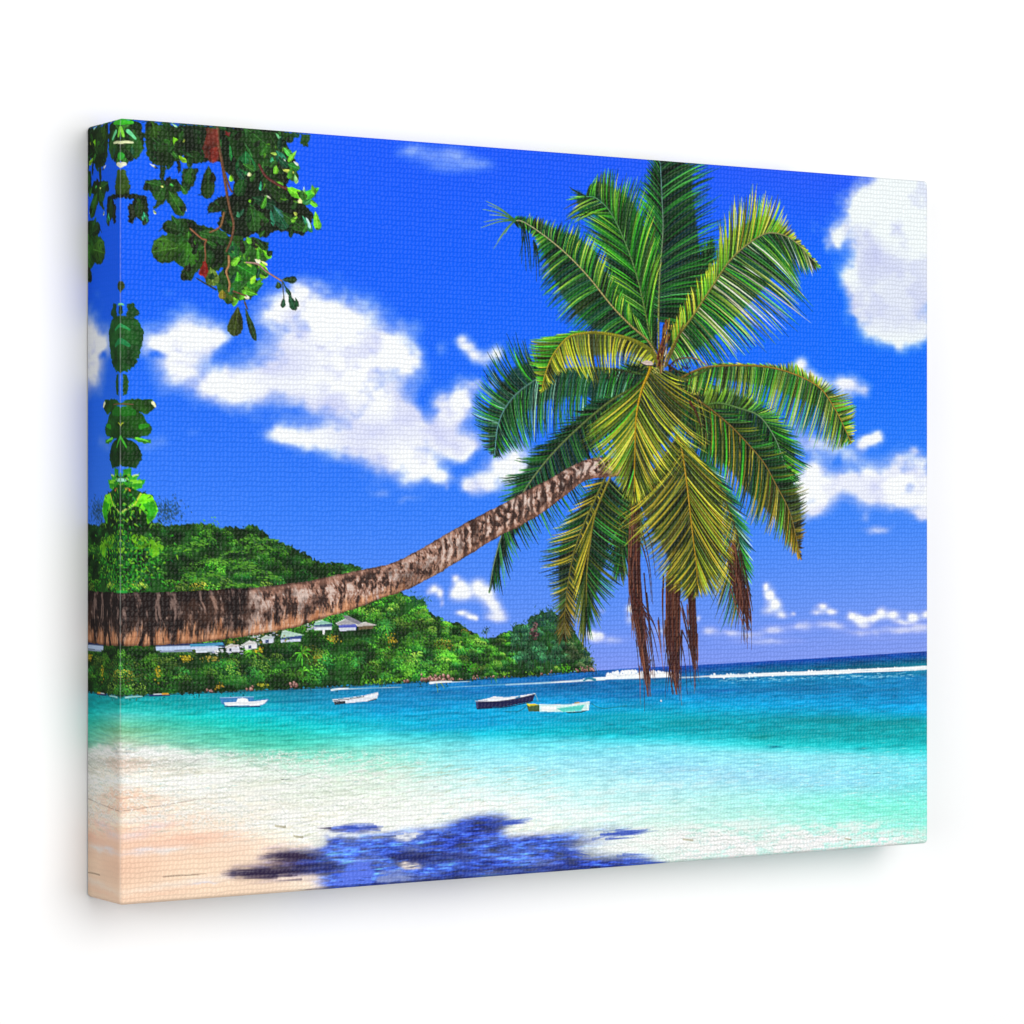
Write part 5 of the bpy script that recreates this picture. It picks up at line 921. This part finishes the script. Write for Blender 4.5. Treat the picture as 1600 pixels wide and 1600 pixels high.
for (x0, y0, x1, y1, c, r, f) in ((465, 40, 420, 80, (30, 140, 70), 5, Q), (465, 40, 545, 80, (40, 150, 80), 4, Q), (465, 170, 540, 210, (30, 130, 70), 7, Q), (480, 700, 580, 705, (110, 80, 60), 1.4, Q), (740, 690, 760, 720, (240, 240, 190), 4, Q), (465, 880, 495, 855, (170, 190, 40), 1.5, Q), (465, 970, 520, 1060, (60, 170, 40), 3, Q), (500, 760, 580, 770, (30, 110, 26), 12, Q), (640, 890, 700, 880, (40, 140, 24), 6, Q), (600, 985, 700, 1010, (110, 220, 60), 2.5, Q), (470, 1335, 530, 1330, (160, 226, 200), 5, Q), (560, 1350, 640, 1350, (130, 220, 50), 5, Q), (575, 1300, 620, 1290, (190, 236, 150), 2, Q), (520, 1410, 550, 1420, (200, 120, 50), 3.5, Q), (490, 1600, 580, 1540, (210, 230, 110), 2.4, Q), (640, 1450, 590, 1540, (190, 220, 60), 2.4, Q),
        (352, 290, 430, 290, (226, 236, 180), 3.5, Z), (352, 375, 366, 375, (50, 170, 50), 9, Z), (352, 432, 384, 425, (236, 240, 210), 6, Z), (352, 160, 425, 162, (60, 190, 40), 8, Z), (352, 200, 372, 250, (130, 220, 60), 5, Z), (400, 220, 445, 265, (110, 220, 150), 5, Z), (352, 1300, 372, 1305, (120, 220, 160), 2.4, Z), (352, 125 + 0, 352, 126, (0, 0, 0), .1, Z)):
    a, b = f(x0, y0), f(x1, y1); stroke([a, ((a[0] + b[0]) / 2, (a[1] + b[1]) / 2 - .6), b], r, r * .6, C(*c), None, P_TR)
for k in range(900):                                         # sprigs down to the trunk
    y = rng.uniform(740, 924); wmax = np.interp(y, [740, 780, 830, 880, 924], [14, 46, 60, 78, 70]); x = 186 + abs(rng.normal(0, .45)) * wmax; X, Y = sheet(x, y)
    if y < 835 and rng.random() < .75: continue
    c = [C(14, 56, 20), C(30, 120, 30), C(60, 170, 40), C(20, 100, 50), C(10, 30, 14), C(130, 200, 40)][rng.integers(6)]
    a = rng.uniform(0, np.pi); L = rng.uniform(3, 11); seg(X, Y, X + np.cos(a) * L, Y + np.sin(a) * L, rng.uniform(1.2, 3), .7, c, c, P_TR if rng.random() < .6 else None, .85)
for k in range(330):                                         # bluish feathery tree beside them
    x, y = rng.normal(262, 12), rng.normal(800, 10); X, Y = sheet(x, y); a = rng.uniform(-2.4, -.7); L = rng.uniform(1.5, 5)
    if ids[min(max(int(Y), 0), RH - 1), min(max(int(X), 0), RW - 1)] == P_TR: continue
    c = C(34, 72, 110) if rng.random() < .6 else C(30, 66, 60); seg(X, Y, X + np.cos(a) * L, Y + np.sin(a) * L, 1.5, .7, c, c, P_HILL, .5)
seg(0, sheet(187, 924.5)[1], sheet(198, 925)[0], sheet(198, 925)[1], 3.2, 2.4, C(50, 190, 70), C(40, 150, 60), P_TR)

# a camera print is crisp: light sharpening of the ink, then ink grain
bl = np.stack([blur(ink[..., c], 2) for c in range(3)], -1)
ink = np.clip(ink + (ink - bl) * .45, 0, 1)

# ---------------------------------------------------------------------------
#  THE CLOTH: one finely divided sheet folded round the stretcher, cut into its
#  printed motifs.  Colour is the ink (a mesh attribute), the weave is bump plus painted light and shade.
# ---------------------------------------------------------------------------
def cloth_material():
    m, n, l, p = tree('printed_canvas')
    def mth(op, a, b=None, c=None):
        x = n.new('ShaderNodeMath'); x.operation = op
        for k, v in enumerate((a, b, c)):
            if v is None: continue
            if isinstance(v, (int, float)): x.inputs[k].default_value = v
            else: l.new(v, x.inputs[k])
        return x.outputs[0]
    at = n.new('ShaderNodeAttribute'); at.attribute_name = 'ink'
    sh = n.new('ShaderNodeAttribute'); sh.attribute_name = 'sheet'
    sx = n.new('ShaderNodeSeparateXYZ'); l.new(sh.outputs['Vector'], sx.inputs[0])
    ns = n.new('ShaderNodeTexNoise'); ns.inputs['Scale'].default_value = 55; ns.inputs['Detail'].default_value = 3
    l.new(sh.outputs['Vector'], ns.inputs['Vector'])
    nf = n.new('ShaderNodeTexNoise'); nf.inputs['Scale'].default_value = 330; nf.inputs['Detail'].default_value = 2
    l.new(sh.outputs['Vector'], nf.inputs['Vector'])
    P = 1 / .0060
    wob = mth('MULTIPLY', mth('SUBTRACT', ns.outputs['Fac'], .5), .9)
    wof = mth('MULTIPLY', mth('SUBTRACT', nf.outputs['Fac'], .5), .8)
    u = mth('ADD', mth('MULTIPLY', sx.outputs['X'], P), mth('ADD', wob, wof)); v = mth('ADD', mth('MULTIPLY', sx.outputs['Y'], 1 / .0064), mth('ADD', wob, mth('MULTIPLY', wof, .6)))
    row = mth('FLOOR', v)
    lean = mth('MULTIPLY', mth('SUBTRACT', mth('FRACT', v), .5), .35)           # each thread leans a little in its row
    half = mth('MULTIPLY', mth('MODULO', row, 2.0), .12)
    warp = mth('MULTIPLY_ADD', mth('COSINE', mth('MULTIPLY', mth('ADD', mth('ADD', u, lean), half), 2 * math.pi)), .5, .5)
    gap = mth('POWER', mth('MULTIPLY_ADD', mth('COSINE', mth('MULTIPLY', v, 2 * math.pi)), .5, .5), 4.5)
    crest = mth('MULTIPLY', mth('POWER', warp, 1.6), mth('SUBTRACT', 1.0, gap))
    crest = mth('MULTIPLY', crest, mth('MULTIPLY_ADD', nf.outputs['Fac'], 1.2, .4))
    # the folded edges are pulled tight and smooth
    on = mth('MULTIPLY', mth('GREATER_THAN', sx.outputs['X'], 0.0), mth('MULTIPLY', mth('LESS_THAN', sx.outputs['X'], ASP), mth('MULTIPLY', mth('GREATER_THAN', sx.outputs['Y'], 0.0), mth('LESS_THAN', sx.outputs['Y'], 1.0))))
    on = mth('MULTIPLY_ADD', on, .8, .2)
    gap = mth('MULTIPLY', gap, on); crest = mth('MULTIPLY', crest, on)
    mul = mth('ADD', mth('SUBTRACT', 1.0, mth('MULTIPLY', gap, .11)), mth('MULTIPLY', mth('SUBTRACT', crest, .25), .15))  # gap shade and crest light multiplied into the ink colour
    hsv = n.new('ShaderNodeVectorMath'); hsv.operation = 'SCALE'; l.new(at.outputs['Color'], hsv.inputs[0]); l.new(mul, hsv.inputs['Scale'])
    mx = n.new('ShaderNodeMix'); mx.data_type = 'RGBA'; l.new(mth('MULTIPLY', crest, .030), mx.inputs['Factor'])   # bare thread and painted sheen on the crests
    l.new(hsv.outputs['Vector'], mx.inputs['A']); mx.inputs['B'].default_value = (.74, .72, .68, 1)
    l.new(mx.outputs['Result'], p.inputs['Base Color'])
    b = n.new('ShaderNodeBump'); b.inputs['Strength'].default_value = .06; b.inputs['Distance'].default_value = .0003
    l.new(mth('SUBTRACT', crest, mth('MULTIPLY', gap, .8)), b.inputs['Height']); l.new(b.outputs['Normal'], p.inputs['Normal'])
    p.inputs['Roughness'].default_value = .75; p.inputs['Specular IOR Level'].default_value = .06
    return m
cloth = cloth_material()

def lin(c): return np.where(c <= .04045, c / 12.92, ((np.maximum(c, .04045) + .055) / 1.055) ** 2.4)
pad = np.pad(ink, ((1, 1), (1, 1), (0, 0)), mode='edge')
vc = (pad[0::2, 0::2] + pad[1::2, 0::2] + pad[0::2, 1::2] + pad[1::2, 1::2]) / 4          # (NY+1, NX+1)
vc = np.pad(vc, ((ND, ND), (ND, ND), (0, 0)), mode='reflect')
qi = np.pad(ids[1::2, 1::2], ND, mode='symmetric')                                        # which motif each little face belongs to
ink_lin = lin(np.clip(vc, 0, 1)) * .80
s = (np.arange(NX + 2 * ND + 1) - ND) / NY; t = (np.arange(NY + 2 * ND + 1) - ND) / NY
SS, TT = np.meshgrid(s, t)
# painted sheen along the left fold: a pale hairline mixed into the ink
fold_sheen = np.exp(-((SS + .0004) / .0011) ** 2)[..., None] * .30 * (.6 + .4 * np.sin(TT * 150 + 3 * np.sin(TT * 37)) ** 2)[..., None]
ink_lin = ink_lin * (1 - fold_sheen) + np.array([.60, .62, .58]) * fold_sheen
px_, pz_ = np.clip(SS, 0, ASP), np.clip(TT, 0, 1)
py_ = np.maximum(np.maximum(-SS, SS - ASP), np.maximum(-TT, TT - 1)).clip(0)
r = .0062                                                                                  # softly rounded folds and corners
cx_, cz_, cy_ = np.clip(px_, r, ASP - r), np.clip(pz_, r, 1 - r), np.maximum(py_, r)
dx, dy, dz = px_ - cx_, py_ - cy_, pz_ - cz_
dl = np.sqrt(dx * dx + dy * dy + dz * dz) + 1e-12
px_, py_, pz_ = cx_ + dx / dl * r, cy_ + dy / dl * r, cz_ + dz / dl * r
co = np.stack([px_ * HGT - MIDX, py_ * HGT - DEP * HGT, (1 - pz_) * HGT], -1).reshape(-1, 3).astype(np.float32)
Wv = SS.shape[1]
jj, ii = np.mgrid[0:NY + 2 * ND, 0:NX + 2 * ND]
okc = ((ii >= ND) & (ii < NX + ND)) | ((jj >= ND) & (jj < NY + ND))
v00 = jj * Wv + ii
quads = np.stack([v00, v00 + Wv, v00 + Wv + 1, v00 + 1], -1)

root = link(bpy.data.objects.new('canvas_print', None)); root.location = (MIDX, DEP * HGT, 0); root.empty_display_size = .05
root['label'] = 'stretched canvas print of a leaning palm over a turquoise bay, hanging on the white wall'; root['category'] = 'canvas print'
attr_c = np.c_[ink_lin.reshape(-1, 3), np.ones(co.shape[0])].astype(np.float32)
attr_s = np.stack([SS, TT, np.zeros_like(SS)], -1).reshape(-1, 3).astype(np.float32)
made = {}
def build_part(k):
    name, par, lab = PARTS[k]
    f = quads[okc & (qi == k)]
    parent = root if par is None else made.get(par, root)
    if len(f) == 0:
        if not any(q[1] == k for q in PARTS): return
        o = link(bpy.data.objects.new(name, None), parent); o.empty_display_size = .02
    else:
        used, inv = np.unique(f.ravel(), return_inverse=True)
        me = bpy.data.meshes.new(name); nv, nf_ = len(used), len(f)
        me.vertices.add(nv); me.vertices.foreach_set('co', co[used].ravel())
        me.loops.add(nf_ * 4); me.loops.foreach_set('vertex_index', inv.astype(np.int32).ravel())
        me.polygons.add(nf_); me.polygons.foreach_set('loop_start', np.arange(0, nf_ * 4, 4, dtype=np.int32))
        me.polygons.foreach_set('use_smooth', np.ones(nf_, bool))
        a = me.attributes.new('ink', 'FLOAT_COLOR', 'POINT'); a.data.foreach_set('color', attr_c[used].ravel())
        a = me.attributes.new('sheet', 'FLOAT_VECTOR', 'POINT'); a.data.foreach_set('vector', attr_s[used].ravel())
        me.update(calc_edges=True); me.materials.append(cloth)
        o = link(bpy.data.objects.new(name, me), parent)
    if lab: o['label'] = lab
    made[k] = o
for k in range(len(PARTS)): build_part(k)
print('cloth faces', int(okc.sum()), 'parts', len(made))
